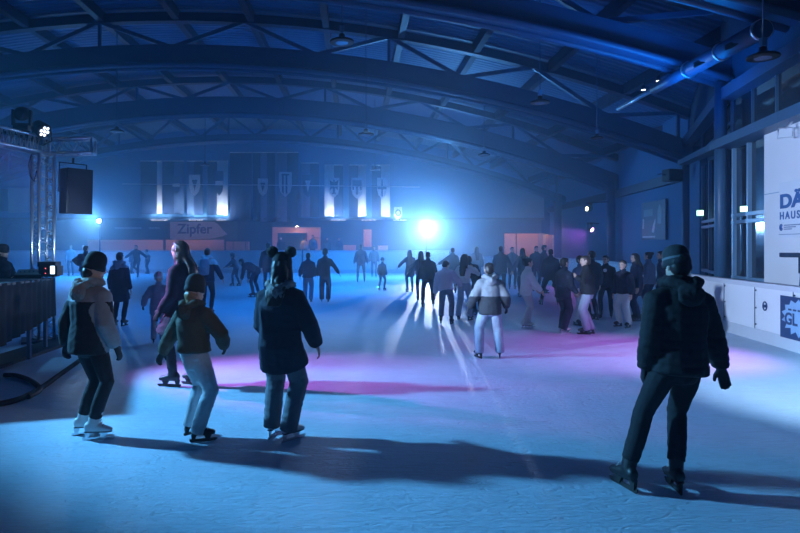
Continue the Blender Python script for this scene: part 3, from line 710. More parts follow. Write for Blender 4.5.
def person(px, py, H, th, label, hm=0.155, **k):
    """px, py: the foot point in the picture; H: body height; th: where the person faces (0 away from the camera, 90 to the right)"""
    g = k.get; g0 = ground(px, py); s = H / 1.75; lod = g('lod', 1)
    vb = {0: .0078, 1: .0105, 2: .015}[lod]; vc = {0: .011, 1: .016, 2: .023}[lod]
    root = bpy.data.objects.new('person', bpy.data.meshes.new('person')); COL.objects.link(root)
    root.location = (g0.x, g0.y, g('z', 0.0)); root.rotation_euler = (0, 0, -radians(th))
    tag(root, label, 'person', g('group', 'skaters on the ice'))
    hs = g('head', 1.0 + max(0, (1.62 - H)) * 0.55)
    # skeleton
    feet = g('feet', ((-.11, 0, 6, 0), (.11, 0, 6, 0)))               # x, y, toe-out, lift (and pitch)
    pel = V((g('pel', (0, 0))[0], g('pel', (0, 0))[1], .985 - g('drop', 0.01)))
    fem = g('fem', False); hw = .088
    hips = [pel + V((sx * hw, 0, -.02)) for sx in (-1, 1)]; ank = [V((f[0], f[1], .165 + f[3])) for f in feet]
    while max((a - h).length for a, h in zip(ank, hips)) > .826 and pel.z > .4:
        pel.z -= .01; hips = [h - V((0, 0, .01)) for h in hips]
    lf, ls = radians(g('lean', 3)), radians(g('side', 0)); u = V((sin(ls), sin(lf) * cos(ls), cos(lf) * cos(ls))); tw = radians(g('twist', 0))
    sx = V((cos(ls) * cos(tw), -sin(tw), -sin(ls))); sx = (sx - u * sx.dot(u)).normalized(); fw = u.cross(sx)
    cu = (u + fw * (g('hunch', 0.06))).normalized()
    waist = pel + u * .16; chest = waist + u * .2; nb = chest + cu * .165; sw = .155 if fem else .175
    sho = [nb - cu * .098 + sx * (q * sw) for q in (-1, 1)]
    knees = []
    for i in (0, 1):
        yo = radians(feet[i][2]) * (-1 if i == 0 else 1); kn, a = ik(hips[i], ank[i], .41, .42, (sin(yo) + (i * 2 - 1) * g('knock', 0.05), cos(yo), .0)); knees.append(kn); ank[i] = a
    el = []; wr = []
    for i, nm in enumerate(('al', 'ar')):
        q = i * 2 - 1; a = g(nm, (.10, .04, -.51)); tgt = sho[i] + sx * (q * a[0]) + fw * a[1] + V((0, 0, a[2])); ep = g('el' if i == 0 else 'er', (.35, -1, -.1))
        e, w = ik(sho[i], tgt, .285, .25, sx * (q * ep[0]) + fw * ep[1] + V((0, 0, ep[2]))); el.append(e); wr.append(w)
    hy, hp, hr = [radians(x) for x in g('look', (0, 0, 0))]
    HM = Matrix((sx, fw, u)).transposed() @ Matrix.Rotation(-hy, 3, 'Z') @ Matrix.Rotation(-hp, 3, 'X') @ Matrix.Rotation(hr, 3, 'Y')
    if g('level', True):
        f0 = V((fw.x, fw.y, 0)).normalized(); r0 = V((f0.y, -f0.x, 0)); HM = Matrix((r0, f0, V((0, 0, 1)))).transposed() @ Matrix.Rotation(-hy, 3, 'Z') @ Matrix.Rotation(-hp, 3, 'X') @ Matrix.Rotation(hr, 3, 'Y')
    neck = nb + cu * .05 + fw * .01; hc = neck + (HM @ V((0, .03, 1))).normalized() * .115 * (0.5 + 0.5 * hs) + V((0, 0, .02 * (hs - 1)))
    HP = lambda x, y, z: hc + HM @ V((x, y, z)) * hs
    hr_ = HM @ V((1, 0, 0))
    E = lambda c, r: ell(HP(*c), [x * hs for x in r], HM)
    # body: one continuous figure
    b = [loft([(pel - u * .09, .12, .09), (pel, .155, .105), (waist, .125, .095), (chest, .158 if not fem else .145, .11), (nb - cu * .06, .14, .09), (nb, .075, .065)], sx),
         loft([(nb - cu * .03, .058, .058), (neck + cu * .03, .052, .054), (hc - HM @ V((0, .01, .03)), .05, .055)], hr_),
         E((0, -.012, .03), (.074, .094, .085)), E((0, .022, -.04), (.058, .068, .07)), E((0, .066, -.092), (.026, .022, .018)), E((0, .05, .03), (.062, .045, .05)),
         loft([(HP(0, .088, .02), .010 * hs, .010 * hs), (HP(0, .104, -.016), .014 * hs, .012 * hs), (HP(0, .098, -.026), .017 * hs, .010 * hs)], hr_, 8),
         E((-.076, -.01, -.005), (.010, .019, .031)), E((.076, -.01, -.005), (.010, .019, .031)), E((0, .088, -.055), (.024, .010, .009)), E((-.031, .080, .014), (.014, .012, .010)), E((.031, .080, .014), (.014, .012, .010))]
    gl = g('gloves'); fsz = 1.0 if lod < 2 else 1.15
    hnd = []
    for i in (0, 1):
        q = i * 2 - 1
        b.append(loft([(sho[i] - sx * (q * .05), .06, .06), (sho[i], .055, .055), (el[i] * .5 + sho[i] * .5, .045, .045), (el[i], .038, .038), (el[i] * .6 + wr[i] * .4, .038, .036), (wr[i], .026, .024)], fw))
        b.append(loft([(hips[i] - V((q * .02, 0, -.05)), .088, .09), (hips[i] * .6 + knees[i] * .4, .08, .082), (knees[i], .054, .056), (knees[i] * .68 + ank[i] * .32 - fw * .015, .052, .055), (ank[i], .036, .04)], sx))
        yo = radians(feet[i][2]) * q; pt = radians(feet[i][4]) if len(feet[i]) > 4 else 0.0; fd = V((sin(yo) * cos(pt), cos(yo) * cos(pt), -sin(pt))); up_ = V((sin(yo) * sin(pt), cos(yo) * sin(pt), cos(pt)))
        b.append(loft([(ank[i] - fd * .045 - up_ * .05, .03, .03), (ank[i] + fd * .05 - up_ * .055, .036, .026), (ank[i] + fd * .15 - up_ * .07, .034, .016)], up_.cross(fd)))
        d = (wr[i] - el[i]).normalized(); hd = g('hl' if i == 0 else 'hr') or {}
        d = (d + V(hd.get('bend', (0, 0, 0)))).normalized() if hd.get('bend') else d
        pm = V(hd.get('palm', (-q * .9, -.25, 0))); pm = sx * pm.x + fw * pm.y + V((0, 0, pm.z)); tb = sx * (-q * .2) + fw * 1.0 + V((0, 0, .15))
        if hd.get('thumb'): tb = sx * hd['thumb'][0] + fw * hd['thumb'][1] + V((0, 0, hd['thumb'][2]))
        args = (wr[i], d, pm, tb); hnd.append((args, hd.get('curl', 22))); b += hand_pieces(*args, 0.0, hd.get('curl', 22), fsz)
    def face_paint(c):
        l = HM.inverted() @ (c - hc) / hs
        if l.y > .075 and abs(abs(l.x) - .031) < .011 and abs(l.z - .013) < .006: return 1
        if l.y > .082 and abs(l.x) < .022 and abs(l.z + .055) < .008: return 2
        return 0
    vox('person', b, vb * s, [SKIN, EYE_M, LIP], None, 3, None, face_paint, s, root)
    P = lambda nm, pcs, m, sm=4, disp=None, paint=None, v=None: vox(nm, pcs, (v or vc) * s, m, root, sm, disp, paint, s)
    # jacket or coat
    jk = C[g('jacket', 'black')]; t_ = g('bulk', .03); hem = g('hem', .08); fl = g('flare', 1.0); kc = (knees[0] + knees[1]) / 2
    low = pel - u * hem if hem < .16 else pel + (kc - pel) * (hem / .42)
    mid = pel - u * .05
    jr = [(low, (.165 + t_) * fl + max(0, hem - .12) * .10 * fl, (.118 + t_) * fl + max(0, hem - .12) * .16)]
    if hem > .12: jr.append((pel - u * .02, .165 + t_, .122 + t_))
    jr += [(waist, .14 + t_, .108 + t_), (chest, .166 + t_, .118 + t_), (nb - cu * .075, .145 + t_ * .7, .10 + t_ * .6), (nb - cu * .03, .105 + t_ * .5, .085 + t_ * .4), (nb + cu * .005, .082, .075)]
    jp = [loft(jr, sx, 16, .12)]
    for i in (0, 1):
        q = i * 2 - 1; r = g('sleeve', .024)
        jp.append(loft([(sho[i] - sx * (q * .10) + cu * .045, .05 + r * .5, .062 + r * .6), (sho[i], .060 + r, .062 + r), ((sho[i] + el[i]) / 2, .052 + r, .052 + r), (el[i], .046 + r, .046 + r), ((el[i] + wr[i]) / 2, .043 + r, .042 + r), (wr[i] - (wr[i] - el[i]).normalized() * .015, .034 + r * .75, .034 + r * .75)], fw, 12, .3))
    if g('collar', True): jp.append(loft([(nb - cu * .02, .085, .082), (neck + cu * .035, .072, .074)], sx, 14, .2))
    mats = [jk]; paint = None
    if g('yoke'):
        mats.append(C[g('yoke')]); yz = g('yoke_at', .10)
        def paint(c, yz=yz):
            z = (c - chest).dot(u)
            return 1 if z > yz - .05 + .03 * sin(c.x * 9) else 0
    if g('lowband'):
        mats.append(C[g('lowband')]); bz = g('band_at', -.02)
        def paint(c, bz=bz):
            d = (c - waist).dot(u); k_ = min(((c - (el[1] + (wr[1] - el[1]) * f)).length for f in (-.6, -.3, 0, .25, .5, .75, .95)))
            return 0 if k_ < .102 and g('pale_sleeve') else (1 if d < bz else 0)
    dis = g('disp') or wrinkle(.006 if lod == 0 else .008, 8, px * .1)
    P(g('jname', 'coat' if hem > .12 else 'jacket'), jp, mats, 4, dis, paint)
    # trousers
    tr = C[g('pants', 'black')]; wd = g('wide', 1.0); tp = [loft([(pel - u * .15, .105, .098), (pel - u * .085, .142, .112), (pel + u * .06, .158, .115), (waist, .14, .106)], sx, 14, .3)]
    for i in (0, 1):
        q = i * 2 - 1; dn = (ank[i] - knees[i]).normalized(); bot = ank[i] - dn * (.06 if g('tuck', True) and wd < 1.25 else -.06)
        tp.append(loft([(hips[i] + V((-q * .012, 0, .03)), .098 * (.9 + .1 * wd), .108), (hips[i] * .55 + knees[i] * .45, .086 * (.6 + .4 * wd), .09 * (.6 + .4 * wd)), (knees[i], .066 * wd, .068 * wd), (knees[i] * .55 + ank[i] * .45 - fw * .01, .062 * wd, .066 * wd), (bot, .058 * wd, .062 * wd)], sx, 12, .25))
    P('trousers', tp, tr, 3, wrinkle(.007 if wd > 1.1 else .004, 10, py * .1))
    # skates
    white = g('boots', 'black') == 'white'; bm_ = BOOTW if white else BOOTB
    for i in (0, 1):
        q = i * 2 - 1; yo = radians(feet[i][2]) * q; pt = radians(feet[i][4]) if len(feet[i]) > 4 else 0.0
        fd = V((sin(yo) * cos(pt), cos(yo) * cos(pt), -sin(pt))); up_ = V((sin(yo) * sin(pt), cos(yo) * sin(pt), cos(pt))); rt = fd.cross(up_); dn = (ank[i] - knees[i]).normalized(); A = ank[i]
        bp = [loft([(A - dn * .135, .056, .064), (A - dn * .05, .050, .060), (A + up_ * -.02, .046, .058)], rt, 12, .3),
              loft([(A - fd * .055 - up_ * .035, .040, .048), (A + fd * .02 - up_ * .038, .044, .05), (A + fd * .10 - up_ * .055, .045, .036), (A + fd * .165 - up_ * .064, .038, .024)], rt, 12, .8),
              loft([(A - fd * .075 - up_ * .082, .030, .010), (A + fd * .03 - up_ * .084, .033, .009), (A + fd * .12 - up_ * .084, .042, .009), (A + fd * .175 - up_ * .082, .034, .008)], rt, 10, .8)]
        sp = (lambda A, up_: lambda c: 1 if (c - A).dot(up_) < -.076 else 0)(A, up_)
        sk = P('ice_skate', bp, [bm_, SOLE], 2, None, sp, vc * .8)
        o = (A - up_ * .165) * s
        bl = MB(); S2 = lambda poly, th_: bl.prism([(x * s, z * s) for x, z in poly], o - rt * th_ * s / 2, fd, up_, rt * th_ * s)
        if white: S2([(-.10, .0), (.19, .0), (.215, .02), (.20, .03), (-.105, .022)], .006)
        else: S2([(-.10, .012), (-.085, .0), (.18, .0), (.21, .025), (.19, .035), (-.10, .035)], .006)
        pw_ = .012 if white else .026
        S2([(-.075, .02), (-.045, .02), (-.02, .085), (-.085, .085)], pw_); S2([(.08, .02), (.115, .02), (.15, .085), (.05, .085)], pw_)
        bl.build('blade', BLADE if white else SOLE, sk)
        if lod == 0:
            la = MB(); lm = C['white'] if not white else C['grey']
            for j in range(6):
                f = j / 5; c0 = (A + fd * (.062 + .0 * f) - dn * (.10 - .0)) * (1 - f) + (A + fd * .105 - up_ * .02) * f; c0 = c0 + fd * (-.012 + .016 * sin(f * pi) * -1)
                la.tube([(c0 - rt * .03) * s, (c0 + fd * .008 + up_ * .006) * s, (c0 + rt * .03) * s], .0035 * s, 5)
            la.build('laces', lm, sk)
    # gloves
    if gl:
        for i in (0, 1):
            (w, d, pm, tb), cr = hnd[i]; gp = hand_pieces(w, d, pm, tb, .0035, cr, 1.12); gp.append(loft([(w - d * .05, .040, .038), (w, .033, .030), (w + d * .02, .034, .024)], tb, 10, .3))
            P('glove', gp, C[gl], 2, None, None, vb * 1.05)
    # hair and headgear
    hair = g('hair', 'short'); hm_ = HAIR[g('hcol', 'dark')]
    strand = lambda c: .004 * sin(70 * (HM.inverted() @ (c - hc)).x + 6 * noise.noise(c * 9)) + .004 * noise.noise(c * 22)
    cap_ = [E((0, -.022, .042), (.083, .096, .085)), E((0, -.045, .0), (.078, .07, .08))]
    if hair == 'short': P('hair', cap_ + [E((0, .035, .085), (.06, .05, .035))], hm_, 2, strand)
    elif hair == 'long':
        hl = g('hlen', .34); L = cap_ + [E((0, .03, .088), (.06, .05, .035))]
        bk_ = nb - fw * (.10 + t_) ; e_ = nb - u * hl - fw * (.135 + t_)
        L.append(loft([(HP(0, -.06, .03), .078 * hs, .055 * hs), (HP(0, -.085, -.08), .082 * hs, .045 * hs), (bk_ - cu * .03, .095, .040), ((bk_ + e_) / 2, .10, .036), (e_, .075, .025)], sx, 12, .6))
        for q in (-1, 1): L.append(loft([(HP(q * .07, -.005, .05), .022, .05), (HP(q * .082, -.01, -.06), .022, .045), (HP(q * .09, -.02, -.17), .026, .04), (nb + sx * (q * .105) - fw * (.06) - u * .10, .03, .05)], hr_, 10, .6))
        P('hair', L, hm_, 3, strand)
    elif hair == 'bun': P('hair', cap_ + [E((0, -.11, .08), (.045, .045, .045)), E((0, .035, .085), (.06, .05, .035))], hm_, 2, strand)
    elif hair == 'nape': P('hair', [E((0, -.05, -.03), (.074, .06, .06)), loft([(HP(0, -.06, -.05), .06, .04), (HP(0, -.08, -.15), .055, .03)], hr_)], hm_, 2, strand)
    hat = g('hat')
    if hat in ('beanie', 'pompoms'):
        m = C[g('hatcol', 'charcoal')]; up2 = g('slouch', 1.0)
        prof = [(.086, -.012), (.099, -.006), (.101, .018), (.099, .038), (.094, .042), (.096, .058 * up2), (.093, .09 * up2), (.083, .118 * up2), (.063, .140 * up2), (.034, .152 * up2), (.006, .156 * up2)]
        n = 36; vs = []; fs = []; kx_ = Matrix.Rotation(radians(-10), 3, 'X')
        for ri, (r, z) in enumerate(prof):
            for j in range(n):
                a = 2 * pi * j / n; rr = r * (1 + .022 * cos(a * 18)); vs.append(HP(*(kx_ @ V((rr * .90 * cos(a), -.008 + rr * 1.08 * sin(a), z + .012)))) * s)
        for i in range(len(prof) - 1): fs += [(i * n + j, i * n + (j + 1) % n, (i + 1) * n + (j + 1) % n, (i + 1) * n + j) for j in range(n)]
        fs.append(tuple(range((len(prof) - 1) * n, len(prof) * n)))
        hb = MB(); ms = [m, C[g('stripe', 'grey')]]
        hb.add(vs, fs, True)
        if g('stripe'):
            for fi in range(len(hb.f)):
                if fi // n == 4: hb.m[fi] = 1
        ho = hb.build('beanie', ms, root)
        if hat == 'pompoms':
            for q in (-1, 1): vox('pompom', [ell(HP(q * .082, -.01, .165), (.060, .060, .060))], vc * s, m, ho, 2, (lambda c: .009 * noise.noise(c * 70)), None, s)
    elif hat == 'helmet':
        hp_ = [loft([(HP(0, -.01, .035), .096 * hs, .112 * hs), (HP(0, -.012, .08), .094 * hs, .110 * hs), (HP(0, -.012, .12), .07 * hs, .085 * hs)], hr_, 16, .5)]
        hob = P('helmet', hp_, C[g('hatcol', 'white')], 3)
        v2 = MB()
        for x in (-.045, 0, .045):
            for y in (-.06, .02): v2.box(HP(x, y - .01, .152 - abs(x) * .45 - (y + .02) ** 2 * 3) * s, (.014 * s, .05 * s, .014 * s), M=HM)
        v2.build('vent', C['black'], hob)
    hd_ = g('hood')
    if hd_ == 'down':
        hp2 = [loft([(nb + cu * .04 - sx * .10 + fw * .03, .036, .05), (nb + cu * .05 - sx * .09 - fw * .08, .045, .05), (nb - cu * .03 - fw * (.15 + t_ * .5), .055, .062), (nb + cu * .05 + sx * .09 - fw * .08, .045, .05), (nb + cu * .04 + sx * .10 + fw * .03, .036, .05)], u, 12, .8),
               ell(nb - cu * .05 - fw * (.13 + t_ * .6), (.10, .05, .085))]
        P('hood', hp2, C[g('hoodcol', g('jacket', 'black'))], 3, wrinkle(.008, 16, 3) if not g('furhood') else (lambda c: .016 * noise.noise(c * 45) + .008 * noise.noise(c * 90)))
    elif hd_ == 'up':
        hp2 = [E((0, -.03, .035), (.098, .108, .105)), E((0, -.03, -.06), (.092, .092, .09)), loft([(HP(0, -.03, -.09), .085, .08), (nb - fw * .02, .095, .09)], sx)]
        if g('ears'): hp2 += [loft([(HP(q * .055, -.02, .12), .03, .02), (HP(q * .07, -.02, .175), .012, .010)], hr_, 8) for q in (-1, 1)]
        P('hood', hp2, C[g('hoodcol', g('jacket', 'black'))], 3, wrinkle(.005, 14, 1))
    sc_ = g('scarf')
    if sc_:
        P('scarf', [loft([(neck + cu * .01 + V((cos(a) * sx + sin(a) * fw)) * .075, .034, .04) for a in [2 * pi * i / 12 for i in range(13)]], u, 10, .3)], C[sc_], 2, wrinkle(.008, 18, 2))
    bg = g('backpack')
    if bg:
        c0 = chest - fw * (.20 + t_) - u * .04
        P('backpack', [loft([(c0 - u * .2, .13, .075), (c0, .14, .085), (c0 + u * .17, .11, .06)], sx, 14, .5), loft([(c0 - u * .15 - fw * .06, .09, .04), (c0 - u * .02 - fw * .065, .09, .04)], sx, 10, .4)], C[bg], 3, wrinkle(.005, 14, 5))
    if g('badge'):
        m = MB(); c0 = chest + fw * (.124 + t_) + u * .05
        m.lathe([(.05 * s, 0), (.05 * s, .012 * s)], c0 * s, 16, Matrix((sx, u * -1, fw)).transposed()); m.build('badge', C['white'], root)
    return root
# near skaters
person(652, 490, 1.70, -2, 'person in black puffer jacket and striped beanie gliding away, largest figure at right', lod=0,
       feet=((-.17, .02, 12, 0), (.17, -.02, 8, 0)), pel=(.21, 0), side=3, lean=6, al=(.07, .03, -.51), ar=(.19, .06, -.50), el=(.4, -.9, 0), er=(.7, -.8, 0),
       jacket='black', bulk=.042, sleeve=.032, hem=.10, pants='black', wide=1.05, disp=quilt(.007, .062, 3), hat='beanie', hatcol='charcoal', stripe='grey', hair='short', scarf='black',
       gloves='black', hood='down', hoodcol='black', look=(-8, 4, 0), hr=dict(curl=8, palm=(-.3, -1, 0), thumb=(-1, .2, .1)), hl=dict(curl=38))
person(89, 437, 1.60, 24, 'person in pale-shouldered jacket, dark beanie and white figure skates, nearest at left', lod=0, fem=True,
       feet=((-.11, .02, -52, 0), (.11, -.05, 60, 0)), lean=2, al=(.16, -.02, -.50), ar=(.12, .06, -.49), jacket='stone', lowband='black', pale_sleeve=True, band_at=.22, bulk=.05, sleeve=.038, hem=.13,
       pants='black', wide=1.03, boots='white', hat='beanie', hatcol='black', slouch=1.15, hair='nape', gloves='charcoal', hood='down', hoodcol='fur', furhood=True, scarf='beige', look=(40, 6, 0), hl=dict(curl=40))
person(194, 440, 1.385, 28, 'child in olive jacket, dark grey beanie and pale baggy trousers, standing second from left', lod=0,
       feet=((-.11, .07, -10, .03), (.09, -.02, 45, 0)), lean=3, al=(.30, -.02, -.43), ar=(.10, .20, -.36), er=(1, -.5, -.1), jacket='olive', bulk=.05, sleeve=.04, hem=-.03,
       pants='pale', wide=1.32, tuck=False, hat='beanie', hatcol='charcoal', slouch=1.15, hair='nape', hcol='fair', gloves='black', hood='down', look=(12, 0, 0), boots='black', side=-4, hl=dict(curl=45))
person(280, 439, 1.585, 14, 'person in dark thigh-length coat with fur hood and two pompoms on beanie', lod=0, fem=True,
       feet=((-.10, .05, 0, 0), (.11, -.03, 30, 0)), lean=2, al=(.02, .24, -.40), ar=(.19, .10, -.47), er=(.6, -.8, 0), head=1.14, jacket='nightblue', bulk=.06, sleeve=.045, hem=.255, flare=1.06,
       pants='grey', wide=1.45, tuck=False, hat='pompoms', hatcol='black', hair='long', hlen=.16, hood='down', hoodcol='fur', furhood=True, boots='white', look=(-6, 2, 0), hr=dict(curl=30))
person(490, 358, 1.43, 0, 'child in white and dark hooded jacket with feet apart, skating away at centre', lod=1, fem=True,
       feet=((-.20, .0, 18, 0), (.19, .02, 14, 0)), lean=5, al=(.22, .05, -.44), ar=(.18, .06, -.44), jacket='softwhite', lowband='charcoal', band_at=.03, bulk=.05, sleeve=.045, hem=.14, pants='paledenim', wide=1.4,
       hair='bun', hood='down', hoodcol='softwhite', boots='black', gloves='charcoal')
person(184, 386, 1.77, -72, 'tall long-haired person in plum coat facing left, behind the olive jacket child', lod=1, fem=True,
       feet=((-.08, .1, 8, 0), (.08, -.1, 6, 0)), al=(.06, .16, -.46), ar=(.06, .1, -.48), jacket='plum', bulk=.05, hem=.34, flare=1.25, pants='black', hair='long', hlen=.36, gloves='black', look=(-12, 3, 0))
person(158, 343, 1.20, -8, 'small child in white helmet and grey jacket left of the plum coat', lod=1, jacket='paledenim', bulk=.05, sleeve=.04, hem=.2, pants='pale', wide=1.25, hat='helmet', hair='none', al=(.22, .1, -.42), ar=(.12, .1, -.46), gloves='black', lean=6)
person(207, 315, 1.64, 4, 'person with white hood and rucksack behind the plum coat', lod=1, jacket='navy', yoke='white', yoke_at=.03, bulk=.045, hair='short', hood='down', hoodcol='white', ar=(.20, .12, -.44), backpack='paledenim', pants='nightblue')
person(119, 326, 1.56, 6, 'person in dark long coat with pale hood right of the black beanie girl', lod=1, fem=True, jacket='navy', yoke='paledenim', yoke_at=.10, hem=.34, bulk=.04, hair='short', hood='down', hoodcol='paledenim', pants='nightblue')
person(85, 297, 1.70, 12, 'person with elbows out in dark jacket under the left bright lamp', lod=2, jacket='nightblue', bulk=.05, al=(.16, .1, -.30), ar=(.18, .1, -.30), el=(1, -.6, 0), er=(1, -.6, 0), hair='short', pants='nightblue', backpack='navy')
person(137, 277.5, 1.74, 182, 'skater with both arms spread low in front of the end boards', lod=2, feet=((-.05, .0, 10, 0), (.10, -.35, 8, .22, 30)), al=(.42, .05, -.30), ar=(.42, .05, -.32), el=(.3, -1, 0), er=(.3, -1, 0), lean=14, jacket='navy', pants='nightblue', hair='short')
person(131, 273.6, 1.42, 100, 'small pale-clad skater close to end boards, left of arm-spreading skater', lod=2, jacket='grey', pants='grey', hat='beanie', hatcol='pale', al=(.2, .25, -.36), lean=8)
person(148, 273.8, 1.46, -90, 'small pale-clad skater close to end boards, right of arm-spreading skater', lod=2, jacket='grey', pants='teal', hair='short', yoke='pale', ar=(.35, .1, -.3), lean=8)
person(236, 286, 1.36, -78, 'child in dark clothes reaching out to the left beside a bending skater', lod=2, feet=((-.10, .15, 6, 0), (.10, -.15, 6, 0)), lean=18, al=(.05, .42, -.20), ar=(.10, .35, -.22), jacket='navy', pants='nightblue', hat='beanie', hatcol='black')
person(256, 297, 1.60, -72, 'skater bent forward at the hips beside the reaching child', lod=2, feet=((-.12, .05, 6, 0), (.12, -.05, 6, 0)), lean=62, hunch=.25, level=True, look=(0, 35, 0), al=(.10, .20, -.46), ar=(.10, .16, -.48), jacket='nightblue', pants='nightblue', hair='short', bulk=.04)
person(268, 293, 1.80, 0, 'tall dark figure standing behind the pompom beanie', lod=2, jacket='nightblue', pants='nightblue', hair='short', hem=.2)
person(308, 302, 1.47, 4, 'person in dark padded jacket, left of a pair in front of the kiosk', lod=2, jacket='navy', bulk=.05, pants='denim', wide=1.3, hair='short', tuck=False, al=(.14, .1, -.46), ar=(.06, .15, -.46))
person(325, 302, 1.57, 2, 'person with right arm held away, right of a pair in front of kiosk', lod=2, jacket='nightblue', pants='navy', wide=1.4, tuck=False, hair='short', hat='beanie', hatcol='black', ar=(.30, .04, -.42), hem=.11)
person(361, 282, 1.74, 0, 'tall person with hands at sides standing left of the small helmeted child', lod=2, feet=((-.16, 0, 8, 0), (.16, 0, 8, 0)), jacket='navy', bulk=.045, hem=.14, pants='nightblue', hair='short', al=(.14, .02, -.5), ar=(.14, .02, -.5))
person(374, 277, 1.66, 180, 'hazy person with arms close, behind the tall person left of child', lod=2, jacket='grey', pants='navy', hair='short')
kid = person(382, 290.5, 1.20, 34, 'small child in helmet skating alone left of the bright lamp', lod=2, feet=((-.17, -.05, 8, 0), (.12, .05, 8, 0)), jacket='navy', bulk=.05, pants='navy', hat='helmet', hatcol='grey', hair='none', hem=.14)
person(410, 292, 1.53, -12, 'long-haired person in coat with left arm held out under bright lamp', lod=2, fem=True, hair='long', hlen=.3, jacket='navy', hem=.28, flare=1.05, pants='navy', al=(.34, .05, -.34), el=(.5, -.8, 0))
person(428, 307, 1.52, 4, 'dark person standing straight below the bright lamp', lod=2, feet=((-.17, 0, 8, 0), (.17, 0, 8, 0)), jacket='nightblue', bulk=.045, pants='nightblue', hair='short', wide=1.1)
person(421, 300, 1.52, 0, 'hazy long-haired figure just left behind the dark person below lamp', lod=2, fem=True, hair='long', jacket='teal', pants='navy', al=(.3, .1, -.38))
person(446, 324, 1.42, 20, 'hunched person in white and lilac jacket leaning towards long-haired friend', lod=1, feet=((-.14, 0, 8, 0), (.14, 0.02, 8, 0)), side=-10, lean=20, hunch=.3, look=(20, 30, 0), jacket='lilac', bulk=.05, sleeve=.04, pants='denim', wide=1.2, hair='short', ar=(.22, .22, -.34), hem=.05)
person(464, 320, 1.50, 32, 'person with long dark hair and white top raising a hand to mouth', lod=1, fem=True, feet=((-.16, 0, 8, 0), (.16, 0, 8, 0)), jacket='white', bulk=.02, hem=-.04, sleeve=.018, pants='paledenim', wide=1.25, tuck=False, hair='long', hlen=.3, ar=(.02, .24, .02), er=(1, .1, -.8), al=(.16, .1, -.42), look=(15, 0, 0))
person(478, 315, 1.50, -30, 'dark stooping person reaching left behind the white hooded jacket child', lod=1, lean=24, side=-14, al=(.36, .18, -.34), jacket='nightblue', pants='nightblue', hair='short', look=(-10, 10, 0))
person(453, 293, 1.62, -10, 'hazy figure with arm out, behind the long-haired friend in white top', lod=2, fem=True, jacket='teal', pants='navy', hair='bun', al=(.42, .05, -.26), hem=.14)
person(477, 287, 1.66, 0, 'hazy figure standing far behind the stooping person', lod=2, jacket='teal', pants='navy', hair='long', hem=.25, fem=True)
person(501, 297, 1.68, 6, 'hazy person holding hands, left one of the couple right of centre', lod=2, jacket='teal', pants='navy', hair='short', ar=(.22, .02, -.48), bulk=.045, hem=.14)
person(523, 297, 1.62, -6, 'hazy person holding hands, right one of the couple, behind white suit', lod=2, fem=True, jacket='teal', pants='navy', hair='long', al=(.24, .02, -.46), hem=.2)
person(526, 328, 1.43, 84, 'person in white jacket and pale trousers standing sideways facing right', lod=1, fem=True, feet=((-.07, .08, 6, 0), (.08, -.06, 6, 0)), jacket='white', bulk=.03, sleeve=.028, hem=.12, pants='pale', wide=1.25, tuck=False, hair='bun', al=(.02, .32, -.40), ar=(.02, .30, -.42), el=(.3, -1, 0), boots='white', lean=4)
person(512, 289, 1.64, 180, 'hazy distant person before the foyer, between the hand-holding couple', lod=2, jacket='teal', pants='navy', hair='short')
person(536, 291, 1.68, 178, 'distant dark person before orange foyer, right of white jacket person', lod=2, jacket='navy', pants='navy', hair='short')
person(543, 293, 1.72, 90, 'dark person standing sideways before the right end of orange foyer', lod=2, jacket='navy', pants='navy', hair='short', bulk=.045)
person(551, 305, 1.60, 8, 'dark person in wide striding stance right of the orange foyer', lod=2, feet=((-.28, .05, 14, 0), (.20, -.05, 10, 0)), jacket='nightblue', bulk=.05, pants='nightblue', hair='short', hem=.13)
person(563, 333, 1.45, 62, 'person in dark coat and dark wide trousers with white skates facing a friend', lod=1, feet=((-.08, .06, 0, 0), (.09, -.05, 6, 0)), jacket='nightblue', bulk=.045, hem=.12, pants='nightblue', wide=1.35, tuck=False, boots='white', hair='short', al=(.04, .16, -.42), ar=(.08, .16, -.42))
person(579, 325, 1.48, 150, 'person in pale denim jacket and white trousers between two talking friends', lod=1, fem=True, jacket='denim', pants='white', wide=1.2, hair='short', tuck=False, al=(.1, .1, -.46))
person(588, 334, 1.50, -76, 'person with hand at chest and pale jeans, facing left to a friend', lod=1, fem=True, feet=((-.08, .05, 0, 0), (.08, -.06, 6, 0)), jacket='black', bulk=.045, hem=.05, pants='paledenim', wide=1.35, tuck=False, hair='short', hcol='brown', al=(.0, .24, -.06), el=(.8, -.2, -.7), ar=(.08, .10, -.46))
person(593, 320, 1.58, -20, 'dark figure standing close behind the person with hand at chest', lod=1, jacket='nightblue', pants='nightblue', hair='short', hem=.16)
person(606, 318, 1.46, -150, 'person in black top with round white chest badge facing the camera', lod=1, jacket='black', bulk=.04, pants='black', hair='short', badge=True, look=(20, 0, 0), feet=((-.14, 0, 8, 0), (.14, 0, 8, 0)))
person(624, 327, 1.38, -118, 'person in dark sweater and white baggy trousers right of chest badge', lod=1, jacket='nightblue', bulk=.045, sleeve=.04, pants='white', wide=1.4, tuck=False, hair='short', hcol='brown', look=(-10, 0, 0), feet=((-.15, 0, 8, 0), (.15, 0, 8, 0)), hem=.06)
person(637, 321, 1.52, -84, 'person in blue coat with face turned left behind white baggy trousers', lod=1, fem=True, jacket='navy', hem=.26, pants='navy', hair='long', hlen=.2, look=(-8, 0, 0))
person(650, 315.5, 1.54, -40, 'person in pale denim jacket left of the black puffer shoulder', lod=1, fem=True, jacket='denim', pants='navy', hair='bun', bulk=.035, ar=(.05, .3, -.2))
person(663, 315, 1.56, -80, 'person facing left, mostly hidden behind the black puffer jacket', lod=1, jacket='navy', pants='navy', hair='short')
